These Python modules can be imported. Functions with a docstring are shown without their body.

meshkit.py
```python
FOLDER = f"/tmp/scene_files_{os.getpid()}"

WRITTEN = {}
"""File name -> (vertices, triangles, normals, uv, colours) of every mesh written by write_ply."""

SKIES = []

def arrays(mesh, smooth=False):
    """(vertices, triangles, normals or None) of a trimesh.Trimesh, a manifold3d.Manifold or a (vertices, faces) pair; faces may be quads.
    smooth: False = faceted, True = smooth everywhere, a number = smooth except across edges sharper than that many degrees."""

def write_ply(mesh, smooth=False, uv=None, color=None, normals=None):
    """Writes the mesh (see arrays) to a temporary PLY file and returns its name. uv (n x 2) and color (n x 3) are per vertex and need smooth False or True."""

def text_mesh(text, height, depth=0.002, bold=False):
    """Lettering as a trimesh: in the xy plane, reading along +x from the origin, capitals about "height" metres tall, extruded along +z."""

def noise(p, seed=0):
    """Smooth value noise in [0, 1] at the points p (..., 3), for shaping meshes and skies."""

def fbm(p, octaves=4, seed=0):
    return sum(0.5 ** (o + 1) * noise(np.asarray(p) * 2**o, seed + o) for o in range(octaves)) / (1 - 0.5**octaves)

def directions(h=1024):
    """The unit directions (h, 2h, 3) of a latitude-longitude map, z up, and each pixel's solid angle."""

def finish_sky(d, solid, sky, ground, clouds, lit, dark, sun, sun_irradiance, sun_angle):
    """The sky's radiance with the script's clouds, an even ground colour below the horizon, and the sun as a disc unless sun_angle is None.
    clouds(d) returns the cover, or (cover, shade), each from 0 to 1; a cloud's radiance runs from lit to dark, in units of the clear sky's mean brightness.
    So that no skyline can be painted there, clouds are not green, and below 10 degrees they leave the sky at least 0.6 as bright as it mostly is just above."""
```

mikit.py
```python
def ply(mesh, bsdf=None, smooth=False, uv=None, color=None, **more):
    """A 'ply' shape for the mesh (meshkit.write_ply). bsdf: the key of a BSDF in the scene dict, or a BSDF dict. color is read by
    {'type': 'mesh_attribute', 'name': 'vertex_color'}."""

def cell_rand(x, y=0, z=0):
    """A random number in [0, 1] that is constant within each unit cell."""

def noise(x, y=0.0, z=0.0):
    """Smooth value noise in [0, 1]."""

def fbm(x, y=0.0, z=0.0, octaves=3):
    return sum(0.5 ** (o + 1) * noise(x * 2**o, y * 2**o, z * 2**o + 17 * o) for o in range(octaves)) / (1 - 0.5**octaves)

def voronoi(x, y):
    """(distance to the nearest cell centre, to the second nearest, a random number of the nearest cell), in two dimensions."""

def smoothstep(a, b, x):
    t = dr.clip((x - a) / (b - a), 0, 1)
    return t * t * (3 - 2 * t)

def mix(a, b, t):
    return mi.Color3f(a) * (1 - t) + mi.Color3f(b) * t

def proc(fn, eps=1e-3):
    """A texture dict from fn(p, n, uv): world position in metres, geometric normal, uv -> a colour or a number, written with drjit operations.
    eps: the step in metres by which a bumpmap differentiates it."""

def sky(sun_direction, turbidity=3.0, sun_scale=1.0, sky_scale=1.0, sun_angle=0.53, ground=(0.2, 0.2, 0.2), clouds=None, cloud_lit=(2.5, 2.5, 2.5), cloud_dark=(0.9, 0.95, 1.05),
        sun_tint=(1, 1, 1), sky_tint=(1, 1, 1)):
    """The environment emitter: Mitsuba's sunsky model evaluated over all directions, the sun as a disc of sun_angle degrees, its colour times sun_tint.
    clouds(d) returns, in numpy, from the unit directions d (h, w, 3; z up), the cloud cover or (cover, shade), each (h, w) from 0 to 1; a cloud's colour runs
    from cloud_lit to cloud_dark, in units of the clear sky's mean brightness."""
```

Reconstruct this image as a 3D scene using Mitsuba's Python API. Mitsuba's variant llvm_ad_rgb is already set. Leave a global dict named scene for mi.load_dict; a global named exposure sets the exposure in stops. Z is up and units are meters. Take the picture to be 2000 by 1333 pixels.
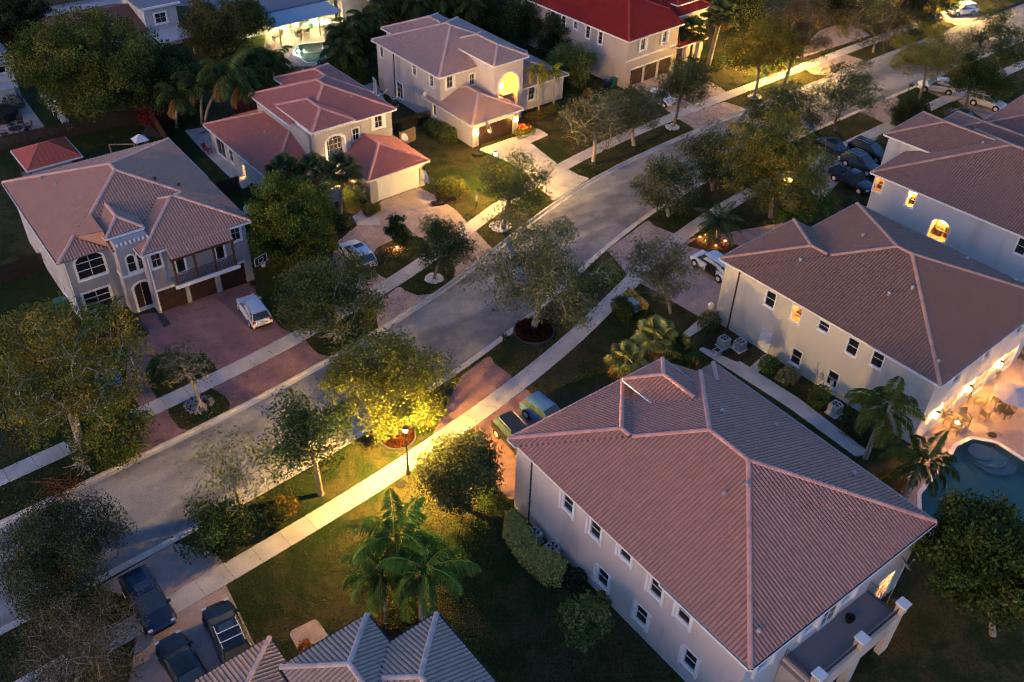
import math, random
import numpy as np, trimesh, shapely, drjit as dr, mitsuba as mi, mikit, meshkit
import manifold3d as m3
from shapely.geometry import Polygon, LineString, Point, box as sbox
from shapely.ops import unary_union

# ---- camera, sky, exposure: the street runs along x, the far side is +y, metres, z up
origin, target, up, fov = [0, 0, 50], [30.0241, 35.7813, 12.3403], [0.3749, 0.5042, 0.778], 57.257
T = mi.ScalarTransform4f
scene, labels = {}, {}
scene['camera'] = {'type': 'perspective', 'fov': fov, 'fov_axis': 'x', 'near_clip': 0.5, 'far_clip': 3000.0,
                   'to_world': T().look_at(origin=origin, target=target, up=up)}
exposure = 3.48
# dusk: the sun is down to the left, its wide warm afterglow and a blue sky overhead
scene['sky'] = mikit.sky([-0.98, -0.14, 0.16], turbidity=3, sun_scale=0.20, sky_scale=0.86, sun_angle=34, ground=(0.05, 0.05, 0.05),
                         sun_tint=(1.0, 0.76, 0.66), sky_tint=(0.63, 0.88, 1.50))

scene['sky']['sampling_weight'] = 12.0   # how often each lamp is tried, against the sky

# ---- materials, each one entry
def rgb(*c): return {'type': 'rgb', 'value': list(c)}
def piece_colour(p, n, uv):
    # every piece (tile, leaf, panel) carries its own plain colour, packed into its uv
    r, b = dr.floor(uv.x), dr.floor(uv.y)
    return mi.Color3f(r/1000.0, (uv.x - r - .1)/.8, b/1000.0)
VC = mikit.proc(piece_colour)
SIMPLE = {}
def bsdf(name, col, rough=0.6, spec=0.4, metal=0.0, two=True, bump=None, **kw):
    # plain colours share a few finishes and carry their colour on the mesh
    if not isinstance(col, dict) and bump is None and metal == 0:
        SIMPLE[name] = (col, 'finish_paint' if kw else 'finish_glass' if rough < .1 else 'finish_satin' if rough < .56 else 'finish_matte'); return
    d = {'type': 'principled', 'base_color': col if isinstance(col, dict) else rgb(*col), 'roughness': rough, 'specular': spec, 'metallic': metal, **kw}
    if bump is not None: d = {'type': 'bumpmap', 'arbitrary': mikit.proc(bump[0], bump[2] if len(bump) > 2 else 0.01), 'scale': bump[1], 'bsdf': d}
    scene[name] = {'type': 'twosided', 'bsdf': d} if two else d
def grass_fn(p, n, uv):
    big = mikit.fbm(p.x*0.16, p.y*0.16, 1.0, 3); mid = mikit.fbm(p.x*0.9, p.y*0.9, 2.0, 3); fine = mikit.noise(p.x*9, p.y*9, 3.0); f2 = mikit.noise(p.x*23, p.y*23, 5.0)
    dry = mikit.smoothstep(0.42, 0.62, big*0.55 + mid*0.45)
    c = mikit.mix((0.021, 0.036, 0.010), (0.060, 0.052, 0.022), dry*0.9)
    return c*(0.45 + 0.62*fine + 0.42*f2)
def asphalt_fn(p, n, uv):
    big = mikit.fbm(p.x*0.12 + 3, p.y*0.35, 0.0, 4); fine = mikit.noise(p.x*14, p.y*14, 1.0); st = mikit.fbm(p.x*0.7, p.y*1.2, 4.0, 3)
    t = mikit.smoothstep(0.36, 0.64, big)*0.7 + mikit.smoothstep(0.4, 0.65, st)*0.3
    return mikit.mix((0.135, 0.145, 0.170), (0.315, 0.31, 0.31), t)*(0.86 + 0.28*fine)*(1 - 0.22*mikit.smoothstep(0.45, 0.75, mikit.fbm(p.x*0.35, p.y*0.35, 9.0, 5)))
def concrete_fn(p, n, uv):
    st = mikit.fbm(p.x*0.8, p.y*0.8, p.z*0.8, 4); sp = mikit.noise(p.x*16, p.y*16, 2.0); sl = mikit.cell_rand(dr.floor(p.x*0.5), dr.floor(p.y*0.25), 7.0)
    return mi.Color3f(0.46, 0.44, 0.42)*(0.60 + 0.50*st + 0.10*sp + 0.10*sl)
def paver_base(p, k):
    # small bricks in running bond with recessed joints
    x = p.x/0.22; y = p.y/0.115; row = dr.floor(y); xs = x + 0.5*(row - 2*dr.floor(row*0.5))
    fx = xs - dr.floor(xs); fy = y - row
    e = dr.minimum(dr.minimum(fx, 1 - fx)*0.22, dr.minimum(fy, 1 - fy)*0.115)
    return mikit.cell_rand(dr.floor(xs), row, k), mikit.smoothstep(0.003, 0.012, e)
def red_fn(p, n, uv):
    r, j = paver_base(p, 1.0); big = mikit.fbm(p.x*0.3, p.y*0.3, 3.0, 3); t = mikit.fbm(p.x*1.3, p.y*1.3, 8.0, 2)
    c = mikit.mix((0.19, 0.095, 0.105), (0.33, 0.195, 0.195), r*0.4 + big*0.6)
    return c*(0.45 + 0.55*j)*(0.72 + 0.5*t)
def tan_fn(p, n, uv):
    r, j = paver_base(p, 2.0); big = mikit.fbm(p.x*0.3, p.y*0.3, 5.0, 3); t = mikit.fbm(p.x*1.6, p.y*1.6, 8.0, 3)
    c = mikit.mix((0.30, 0.225, 0.205), (0.47, 0.37, 0.335), r*0.5 + big*0.5)
    return c*(0.5 + 0.5*j)*(0.70 + 0.55*t)
def stucco_h(p, n, uv): return mikit.noise(p.x*22, p.y*22, p.z*22)
def dirt_w(p, n, uv):
    return mikit.smoothstep(0.50, 0.80, mikit.fbm(p.x*0.5 + p.y*0.5, p.z*0.22, p.y*0.4, 3))*0.42
def mulch_fn(p, n, uv):
    return mi.Color3f(0.040, 0.026, 0.018)*(0.35 + 1.3*mikit.noise(p.x*18, p.y*18, 0.5))
def bark_fn(p, n, uv):
    return mikit.mix((0.115, 0.092, 0.070), (0.30, 0.26, 0.215), mikit.fbm(p.x*4, p.y*4, p.z*1.6, 3))
scene['finish_matte'] = {'type': 'twosided', 'bsdf': {'type': 'principled', 'base_color': VC, 'roughness': .8, 'specular': .25}}
scene['finish_satin'] = {'type': 'twosided', 'bsdf': {'type': 'principled', 'base_color': VC, 'roughness': .42, 'specular': .5}}
scene['finish_paint'] = {'type': 'twosided', 'bsdf': {'type': 'principled', 'base_color': VC, 'roughness': .15, 'specular': .5, 'clearcoat': .6, 'clearcoat_gloss': .92}}
scene['finish_glass'] = {'type': 'twosided', 'bsdf': {'type': 'principled', 'base_color': VC, 'roughness': .06, 'specular': .6}}
bsdf('grass_material', mikit.proc(grass_fn), 0.95, 0.1, bump=(lambda p, n, uv: mikit.noise(p.x*11, p.y*11, 3.0), 0.05))
bsdf('asphalt_material', mikit.proc(asphalt_fn), 0.9, 0.2)
bsdf('concrete_material', mikit.proc(concrete_fn), 0.85, 0.25)
bsdf('red_paver_material', mikit.proc(red_fn), 0.8, 0.3)
bsdf('tan_paver_material', mikit.proc(tan_fn), 0.85, 0.25)
bsdf('mulch_material', mikit.proc(mulch_fn), 0.95, 0.1)
bsdf('bark_material', mikit.proc(bark_fn), 0.9, 0.15)
bsdf('pale_bark_material', (0.34, 0.29, 0.24), 0.9, 0.15)
scene['stucco_material'] = {'type': 'twosided', 'bsdf': {'type': 'blendbsdf', 'weight': mikit.proc(dirt_w),
    'a': {'type': 'bumpmap', 'arbitrary': mikit.proc(stucco_h), 'scale': 0.010, 'bsdf': {'type': 'principled', 'base_color': VC, 'roughness': 0.85, 'specular': 0.25}},
    'b': {'type': 'diffuse', 'reflectance': rgb(0.17, 0.165, 0.155)}}}
scene['leaf_material'] = {'type': 'principledthin', 'base_color': VC, 'roughness': 0.55, 'diff_trans': 0.5, 'spec_trans': 0.0}
bsdf('white_trim', (0.72, 0.72, 0.72), 0.5)
bsdf('metal_white', (0.62, 0.64, 0.66), 0.4, 0.5)
bsdf('gutter_dark', (0.055, 0.055, 0.06), 0.6)
bsdf('car_glass', (0.045, 0.065, 0.072), 0.06, 0.6)
bsdf('window_glass', (0.012, 0.014, 0.018), 0.06, 0.6)
bsdf('black_metal', (0.016, 0.016, 0.017), 0.45, 0.5)
bsdf('black_rubber', (0.014, 0.014, 0.014), 0.85, 0.2)
bsdf('dark_wood_door', (0.032, 0.015, 0.013), 0.5, 0.4)
bsdf('brown_wood', (0.085, 0.042, 0.022), 0.7, 0.3)
bsdf('fence_wood', (0.040, 0.026, 0.020), 0.85, 0.2)
bsdf('pale_wood', (0.26, 0.19, 0.13), 0.8, 0.2)
bsdf('grey_metal', (0.30, 0.31, 0.32), 0.4, 0.5)
bsdf('pale_metal', (0.34, 0.35, 0.34), 0.45, 0.5)
bsdf('dark_green', (0.010, 0.055, 0.036), 0.5, 0.4)
bsdf('teal_plastic', (0.015, 0.13, 0.10), 0.5, 0.4)
bsdf('dark_blue_plastic', (0.015, 0.03, 0.09), 0.5, 0.4)
bsdf('red_cloth', (0.35, 0.03, 0.03), 0.8, 0.2)
bsdf('beige_cloth', (0.62, 0.52, 0.47), 0.85, 0.2)
bsdf('chair_fabric', (0.11, 0.085, 0.07), 0.8, 0.2)
bsdf('dark_furniture', (0.03, 0.027, 0.025), 0.6, 0.3)
bsdf('warm_room', (0.62, 0.40, 0.17), 0.9, 0.1)
bsdf('pool_plaster', (0.085, 0.205, 0.170), 0.8, 0.2)
bsdf('white_stone', (0.62, 0.60, 0.57), 0.9, 0.2)
bsdf('dark_stone', (0.050, 0.052, 0.056), 0.8, 0.3)
bsdf('grey_slab', (0.20, 0.20, 0.215), 0.7, 0.35)
bsdf('flat_grey_roof', (0.17, 0.17, 0.19), 0.85, 0.2)
bsdf('pale_awning', (0.34, 0.38, 0.40), 0.6, 0.3)
for nm, c, r in (('paint_white', (0.66, 0.68, 0.70), .25), ('paint_black', (0.008, 0.010, 0.014), .22), ('paint_blue', (0.06, 0.16, 0.34), .25), ('paint_navy', (0.012, 0.020, 0.040), .22), ('paint_teal', (0.03, 0.055, 0.065), .25), ('paint_silver', (0.52, 0.54, 0.55), .28)):
    bsdf(nm, c, r, 0.5, clearcoat=0.6, clearcoat_gloss=0.9)
bsdf('tail_red', (0.30, 0.012, 0.016), 0.3, 0.5)
bsdf('lamp_clear', (0.55, 0.57, 0.60), 0.2, 0.6)
bsdf('chrome', (0.6, 0.6, 0.62), 0.4, 0.5)
bsdf('blue_cover', (0.03, 0.12, 0.22), 0.6, 0.3)
scene['pane_material'] = {'type': 'thindielectric'}
scene['water_material'] = {'type': 'dielectric', 'int_ior': 1.33, 'ext_ior': 1.0}

# ---- mesh helpers
def pack(c): c = np.clip(c, 0, .999); return np.c_[np.round(c[:, 0]*1000) + .1 + .8*c[:, 1], np.round(c[:, 2]*1000) + .5]
def numbered(name):
    if name not in labels and name not in scene and not any(k.startswith(name + '__') for k in ()) : return name
    i = 1
    while f'{name}_{i:03d}' in labels or f'{name}_{i:03d}' in scene: i += 1
    return f'{name}_{i:03d}'
NEXT = {}
def part_key(parent, name):
    b = f'{parent}__{name}'; k = NEXT.get(b, -1) + 1; NEXT[b] = k
    return b if k == 0 else f'{b}_{k:03d}'
def thing(name, label, cat, group=None):
    name = numbered(name); key = name; labels[key] = {'label': label, 'category': cat}
    if group: labels[key]['group'] = group
    return key
class MB:
    """collects pieces into one mesh, with one colour per vertex where wanted"""
    def __init__(s): s.v, s.f, s.c, s.n = [], [], [], 0
    def add(s, v, f, col=None):
        v = np.asarray(v, float).reshape(-1, 3); f = np.asarray(f, int)
        if f.shape[1] == 4: f = np.vstack([f[:, [0, 1, 2]], f[:, [0, 2, 3]]])
        s.v.append(v); s.f.append(f + s.n); s.n += len(v)
        s.c.append(np.broadcast_to((1, 1, 1) if col is None else col, (len(v), 3)))
        return s
    def mesh(s, m, col=None): return s.add(m.vertices, m.faces, col)
    def box(s, a, b, col=None, M=None):
        (x0, y0, z0), (x1, y1, z1) = a, b
        v = np.array([[x, y, z] for x in (x0, x1) for y in (y0, y1) for z in (z0, z1)])
        if M is not None: v = v @ M[:3, :3].T + M[:3, 3]
        return s.add(v, BOXF[:, ::-1] if M is not None and np.linalg.det(M[:3, :3]) < 0 else BOXF, col)
    def tube(s, pts, rad, sides=6, col=None, caps=True):
        p = np.asarray(pts, float); n = len(p); rad = np.broadcast_to(rad, (n,))
        t = np.gradient(p, axis=0); t /= np.linalg.norm(t, axis=1, keepdims=True) + 1e-9
        a = np.cross(t, np.where(np.abs(t[:, 2:]) < .9, [0, 0, 1.], [1., 0, 0])); a /= np.linalg.norm(a, axis=1, keepdims=True) + 1e-9
        b = np.cross(t, a); w = np.arange(sides)*2*np.pi/sides
        v = p[:, None] + rad[:, None, None]*(np.cos(w)[None, :, None]*a[:, None] + np.sin(w)[None, :, None]*b[:, None])
        i, j = np.meshgrid(np.arange(n-1), np.arange(sides), indexing='ij')
        q = np.stack([i*sides+j, i*sides+(j+1) % sides, (i+1)*sides+(j+1) % sides, (i+1)*sides+j], -1).reshape(-1, 4)
        s.add(v.reshape(-1, 3), q, col)
        if caps:
            for k, rev in ((0, 1), (n-1, 0)):
                ring = v[k]; f = [[0, q_, q_+1] if not rev else [0, q_+1, q_] for q_ in range(1, sides-1)]
                s.add(ring, f, col)
        return s
    def cyl(s, x, y, z0, z1, r0, r1=None, sides=16, col=None): return s.tube([(x, y, z0), (x, y, z1)], [r0, r0 if r1 is None else r1], sides, col)
    def lathe(s, x, y, prof, sides=16, col=None):
        return s.tube_prof(x, y, prof, sides, col)
    def tube_prof(s, x, y, prof, sides, col):
        w = np.arange(sides)*2*np.pi/sides; n = len(prof)
        v = np.array([[x+r*np.cos(a), y+r*np.sin(a), z] for r, z in prof for a in w])
        i, j = np.meshgrid(np.arange(n-1), np.arange(sides), indexing='ij')
        q = np.stack([i*sides+j, i*sides+(j+1) % sides, (i+1)*sides+(j+1) % sides, (i+1)*sides+j], -1).reshape(-1, 4)
        return s.add(v, q[:, ::-1] if prof[-1][1] < prof[0][1] else q, col)
    def poly(s, p, z, col=None):
        for g in getattr(p, 'geoms', [p]):
            if g.is_empty or g.area < 1e-4 or g.geom_type != 'Polygon': continue
            v, f = trimesh.creation.triangulate_polygon(g, engine='earcut')
            zz = z(v) if callable(z) else np.full(len(v), z)
            nrm = np.cross(np.c_[v, zz][f[:, 1]] - np.c_[v, zz][f[:, 0]], np.c_[v, zz][f[:, 2]] - np.c_[v, zz][f[:, 0]])[:, 2]
            f = np.where((nrm < 0)[:, None], f[:, ::-1], f)
            s.add(np.c_[v, zz], f, col)
        return s
    def prism(s, p, z0, z1, col=None):
        for g in getattr(p, 'geoms', [p]):
            if g.is_empty or g.area < 1e-4: continue
            m = trimesh.creation.extrude_polygon(g, z1 - z0, engine='earcut'); m.apply_translation([0, 0, z0]); s.mesh(m, col)
        return s
    def rot(s, deg, loc=(0, 0, 0)):
        a = math.radians(deg); R = np.array([[math.cos(a), -math.sin(a), 0], [math.sin(a), math.cos(a), 0], [0, 0, 1]])
        s.v = [v @ R.T + np.asarray(loc, float) for v in s.v]; return s
    def done(s): return np.vstack(s.v), np.vstack(s.f), np.vstack(s.c)
    def put(s, parent, name, mat, smooth=False, color=False, kind=None, label=None, emit=None, key=None, ew=.3):
        if not s.v: return None
        v, f, c = s.done()
        if mat in SIMPLE: c = np.broadcast_to(SIMPLE[mat][0], v.shape); mat = SIMPLE[mat][1]; color = True
        if mat == 'tile_material': mat = 'finish_matte'
        k = key or (part_key(parent, name) if parent else numbered(name))
        scene[k] = mikit.ply((v, f), mat, smooth=bool(smooth) if color else smooth, uv=pack(c) if color else None)
        if emit is not None: scene[k]['emitter'] = {'type': 'area', 'radiance': rgb(*emit), 'sampling_weight': float(ew)}
        if kind or label: labels[k] = {**({'kind': kind} if kind else {}), **({'label': label} if label else {})}
        return k
BOXF = np.array([[0, 1, 3, 2], [4, 6, 7, 5], [0, 4, 5, 1], [2, 3, 7, 6], [0, 2, 6, 4], [1, 5, 7, 3]])
def RZ(deg, loc=(0, 0, 0)):
    a = math.radians(deg); M = np.eye(4); M[:2, :2] = [[math.cos(a), -math.sin(a)], [math.sin(a), math.cos(a)]]; M[:3, 3] = loc; return M
def structure(name, mb, mat, **kw):
    k = mb.put(None, name, mat, **kw); labels[k] = {**labels.get(k, {}), 'kind': 'structure'}; return k
def add_copy(src, name, label, M, **kw):
    """a further thing: the source's parts under a key of its own, placed by M"""
    cat = labels[src]['category']; key = thing(name, label, cat, kw.get('group') or labels[src].get('group'))
    for k in [k for k in scene if k.startswith(src + '__') or k == src]:
        scene[key + k[len(src):]] = {**scene[k], 'to_world': T(M)}
        if k in labels and k != src: labels[key + k[len(src):]] = dict(labels[k])
    return key
# ---- the street: a gently bending centre line, everything along it is offset from it
CX = np.array([-120., -40, 0, 10, 20, 30, 40, 48, 56, 64, 72, 80, 90, 110, 150, 260])
CY = np.array([48., 48, 48.5, 48.9, 49.55, 50.85, 52.85, 55.2, 57.7, 59.6, 60.7, 61.2, 61.5, 61.75, 62, 62])
from scipy.interpolate import PchipInterpolator
cy = PchipInterpolator(CX, CY)
XS = np.linspace(-110, 250, 361)
CL = np.c_[XS, cy(XS)]; TN = np.gradient(CL, axis=0); TN /= np.linalg.norm(TN, axis=1, keepdims=True); NN = np.c_[-TN[:, 1], TN[:, 0]]
def off(d, x0=-110, x1=250):
    k = (XS >= x0) & (XS <= x1); return (CL + NN*d)[k]
def strip(d0, d1, x0=-110, x1=250): return Polygon(np.vstack([off(d0, x0, x1), off(d1, x0, x1)[::-1]]))
KERB = 4.55
def P(*pts): return Polygon(pts).buffer(0)
def smoothp(p, r): return p.buffer(-r).buffer(2*r).buffer(-r)
kb = {-1: Polygon(np.vstack([off(-KERB), [(250, -150), (-110, -150)]])), 1: Polygon(np.vstack([off(KERB), [(250, 330), (-110, 330)]]))}
pool_f = smoothp(P((52.57,16.27), (55.06,16.57), (56.85,16.83), (59.1,17.34), (60.77,17.04), (61.79,15.71), (61.72,13.81), (61.6,10.98), (58.83,8.83), (54.28,9.44), (51.86,11.85), (50.42,13.51), (51.07,15.32)), 0.5)
pool_g = smoothp(P((54.85,113.14), (56.77,115.53), (60.59,114.26), (64.17,113.4), (60.69,106.35), (54.81,109.58)), 0.5)
lawn = [kb[-1].difference(pool_f), kb[1].difference(pool_g)]
mb = MB()
for g in lawn: mb.poly(g, 0.0)
structure('ground', mb, 'grass_material')
mb = MB(); mb.poly(strip(-3.95, 3.95), -0.10); structure('road', mb, 'asphalt_material')
# gutter pan and rolled kerb, poured in three metre lengths
for side, nm in ((-1, 'near_kerb'), (1, 'far_kerb')):
    kerb = nm; x = -18.0; labels[kerb] = {'kind': 'structure'}
    prof = [(3.95, -0.10), (3.93, -0.094), (4.25, -0.088), (4.33, -0.02), (4.40, 0.012), (4.56, 0.012), (4.56, -0.15), (3.93, -0.15)]
    while x < 150:
        L = 3.0
        xs = np.linspace(x + .012, x + L - .012, 4); i = np.interp(xs, XS, np.arange(len(XS)))
        c = np.c_[xs, cy(xs)]; n = np.c_[np.interp(i, np.arange(len(XS)), NN[:, 0]), np.interp(i, np.arange(len(XS)), NN[:, 1])]
        v = np.array([[*(c[k] + n[k]*side*o), z] for k in range(4) for o, z in prof]); m = len(prof)
        f = [[k*m+j, k*m+(j+1) % m, (k+1)*m+(j+1) % m, (k+1)*m+j] for k in range(3) for j in range(m)]
        if side < 0: f = [q[::-1] for q in f]
        mb = MB().add(v, f); ends = np.array([[0, j, j+1] for j in range(1, m-1)]); mb.add(v[:m], ends); mb.add(v[-m:], ends[:, ::-1])
        mb.put(kerb, 'kerb_slab', 'concrete_material'); x += L
for nm, d0, d1 in (('near_sidewalk', -9.78, -8.20), ('far_sidewalk', 7.70, 9.28)):
    labels[nm] = {'kind': 'structure'}; x = -18.0; rs = random.Random(nm)
    while x < 150:
        s = strip(d0, d1, x - 3, x + 6); i = np.interp(x + 1.0, XS, np.arange(len(XS))); j = int(i)
        t = TN[j]; c = CL[j] + NN[j]*(d0 + d1)/2
        a, b = c - t*0.985, c + t*0.985; n = NN[j]*0.785
        i2 = np.interp([x, x + 2], XS, np.arange(len(XS)))
        q = []
        for k, e in zip(i2, (.012, -.012)):
            cc = np.array([np.interp(k, np.arange(len(XS)), CL[:, 0]), np.interp(k, np.arange(len(XS)), CL[:, 1])]); nn = np.array([np.interp(k, np.arange(len(XS)), NN[:, 0]), np.interp(k, np.arange(len(XS)), NN[:, 1])])
            q.append((cc + t*e + nn*d0, cc + t*e + nn*d1))
        dz = rs.uniform(-.004, .004)
        MB().prism(Polygon([q[0][0], q[1][0], q[1][1], q[0][1]]), -0.06, 0.022 + dz).put(nm, 'slab', 'concrete_material'); x += 2.0
# ---- driveways
SWN, SWF = strip(-9.80, -8.18), strip(7.68, 9.30)
PAVED = [SWN, SWF]
def pave(name, polys, mat, label=None, z=0.006, cut=True):
    g = unary_union([smoothp(p, .3) for p in polys])
    if cut: g = g.difference(unary_union([SWN, SWF, strip(-4.54, 4.54)]))
    PAVED.append(g); structure(name, MB().poly(g, z), mat); return g
isl_a1 = smoothp(P((13.52,61.16), (13.89,62.29), (14.83,63.35), (15.95,63.33), (18.55,61.39), (18.49,59.33), (18.36,57.93), (17.04,57.61), (13.2,57.95), (13.32,59.03)), .5)
isl_a2 = smoothp(P((13.31,56.64), (17.13,57.15), (17.56,55.49), (17.48,54.44), (16.98,53.74), (14.22,53.23), (13.32,54.18), (13.25,55.34)), .5)
drive_a = P((11.8,57.99), (12.12,61.82), (14.06,66.4), (15.87,66.33), (16.13,69.67), (17.33,69.05), (26.33,68.33), (25.76,66.59), (25.09,60.79), (25.66,59.32))
apron_a = P((7.74,52.42), (9.54,56.21), (11.33,56.79), (24.89,57.92), (26.04,58.17), (25.88,57.18), (25.93,55.73), (26.67,54.68), (25.88,54.13), (14.72,52.99))
pave('red_driveway', [drive_a.difference(isl_a1), apron_a.difference(isl_a2)], 'red_paver_material')
drive_b = P((43.43,73.57), (48.16,73.68), (48.68,70.67), (48.53,67.12), (47.75,63.47), (36.26,61.02), (35.54,62.06), (34.26,67.7), (36.01,69.73), (38.66,71.26), (40.17,71.6))
isl_b = smoothp(P((36.07,64.24), (38.28,66.4), (41.82,66.86), (42.87,65.29), (42.57,62.7), (41.62,61.77), (36.35,61.16), (36.13,62.13)), .4)
apron_b = P((47.92,63.7), (46.99,58.37), (45.34,57.44), (31.46,55.19), (32.63,57.46), (32.76,58.75), (34.21,59.1), (40.31,61.14))
isl_b2 = smoothp(P((36.67,60.12), (38.22,60.6), (42.46,61.69), (42.84,60.55), (42.23,58.89), (41.21,57.89), (38.32,57.03), (37.12,57.72), (36.59,58.99)), .4)
drive_b2 = P((38.76,71.43), (39,67.55), (35.81,66.56), (36.2,63.11), (36.35,61.16), (32.56,60.32), (33.01,66.49))
pave('tan_driveway', [drive_b.difference(isl_b), drive_b2.difference(isl_b), apron_b.difference(isl_b2)], 'tan_paver_material')
drive_c = P((58.39,76.89), (63.62,76.9), (64.27,74.24), (63.47,68.81), (59.09,67.98), (59.36,72.33))
apron_c = P((63.68,67.5), (63.77,65.73), (64.24,64.42), (57.52,62.99), (58.19,63.94), (58.41,66.3))
walk_c = P((63.62,76.9), (65.43,76.57), (67.44,77.1), (66.84,80.03), (67.4,80.14), (67.32,74.91), (63.49,74.48))
pave('pale_driveway', [drive_c, apron_c, walk_c], 'concrete_material')
pave('dusky_driveway', [P((85.57,81.53), (96.29,83.04), (93.96,70.82), (83.01,68.59)), P((83.02,69.28), (91.43,69.03), (91.85,67.29), (92.25,65.56), (82.4,65.51), (82.75,67.08))], 'tan_paver_material')
pave('far_driveway', [P((109.24,71.28), (114.14,70.49), (117.68,69.38), (117.88,65.72), (110.31,65.31), (107.84,68.06)), P((109.08,72.46), (122,77.44), (129.5,77.39), (126.68,71.8))], 'tan_paver_material')
pave('near_red_driveway', [P((33.71,46.45), (37.34,47.22), (36.85,46.11), (37.03,43.97), (31.77,40.84), (29.41,41.24), (27.56,41.95)), P((31.05,41.25), (36.97,42.45), (36.92,39.85), (35.85,35.7), (28.67,33.52), (28.69,35.01))], 'red_paver_material')
pave('grey_driveway', [P((55.96,52.91), (63.52,54.64), (62.97,53.58), (63.48,51.43), (63.81,49.44), (54.44,48.16), (55.21,50.2)), P((54.63,48.02), (63.94,49.57), (75.93,45.38), (56.14,37.75), (55.32,40.19), (54.91,45.29))], 'tan_paver_material')
pave('dark_driveway', [P((3.21,43.82), (8.67,44.25), (10.38,41.87), (10.46,40.52), (6.29,40.01)), P((6.19,39.38), (9.85,39.22), (9.23,33.43), (6.19,32.84), (2.27,35.87), (4.22,39.29))], 'tan_paver_material')
pave('east_driveway', [P((103.1,57.38), (111.33,57.69), (110.09,55.74), (109.71,53.27), (102.91,52.81), (103.18,55.56)), P((84.86,52.31), (94.45,53.06), (102.91,52.81), (89.63,48.89), (80.24,46.04))], 'tan_paver_material')
pave('corner_driveway', [P((116.02,56.93), (121.97,57.2), (120.06,51.58), (115.63,51.85)), P((116.47,51.63), (120.06,51.58), (120.66,45.56), (112.79,43.28))], 'tan_paver_material')
pave('top_driveway', [P((141.55,69.21), (150.3,71.41), (149.43,66.52), (141.56,64.1)), P((151.8,70.96), (156.08,76.25), (159.03,74.28))], 'tan_paver_material')
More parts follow.
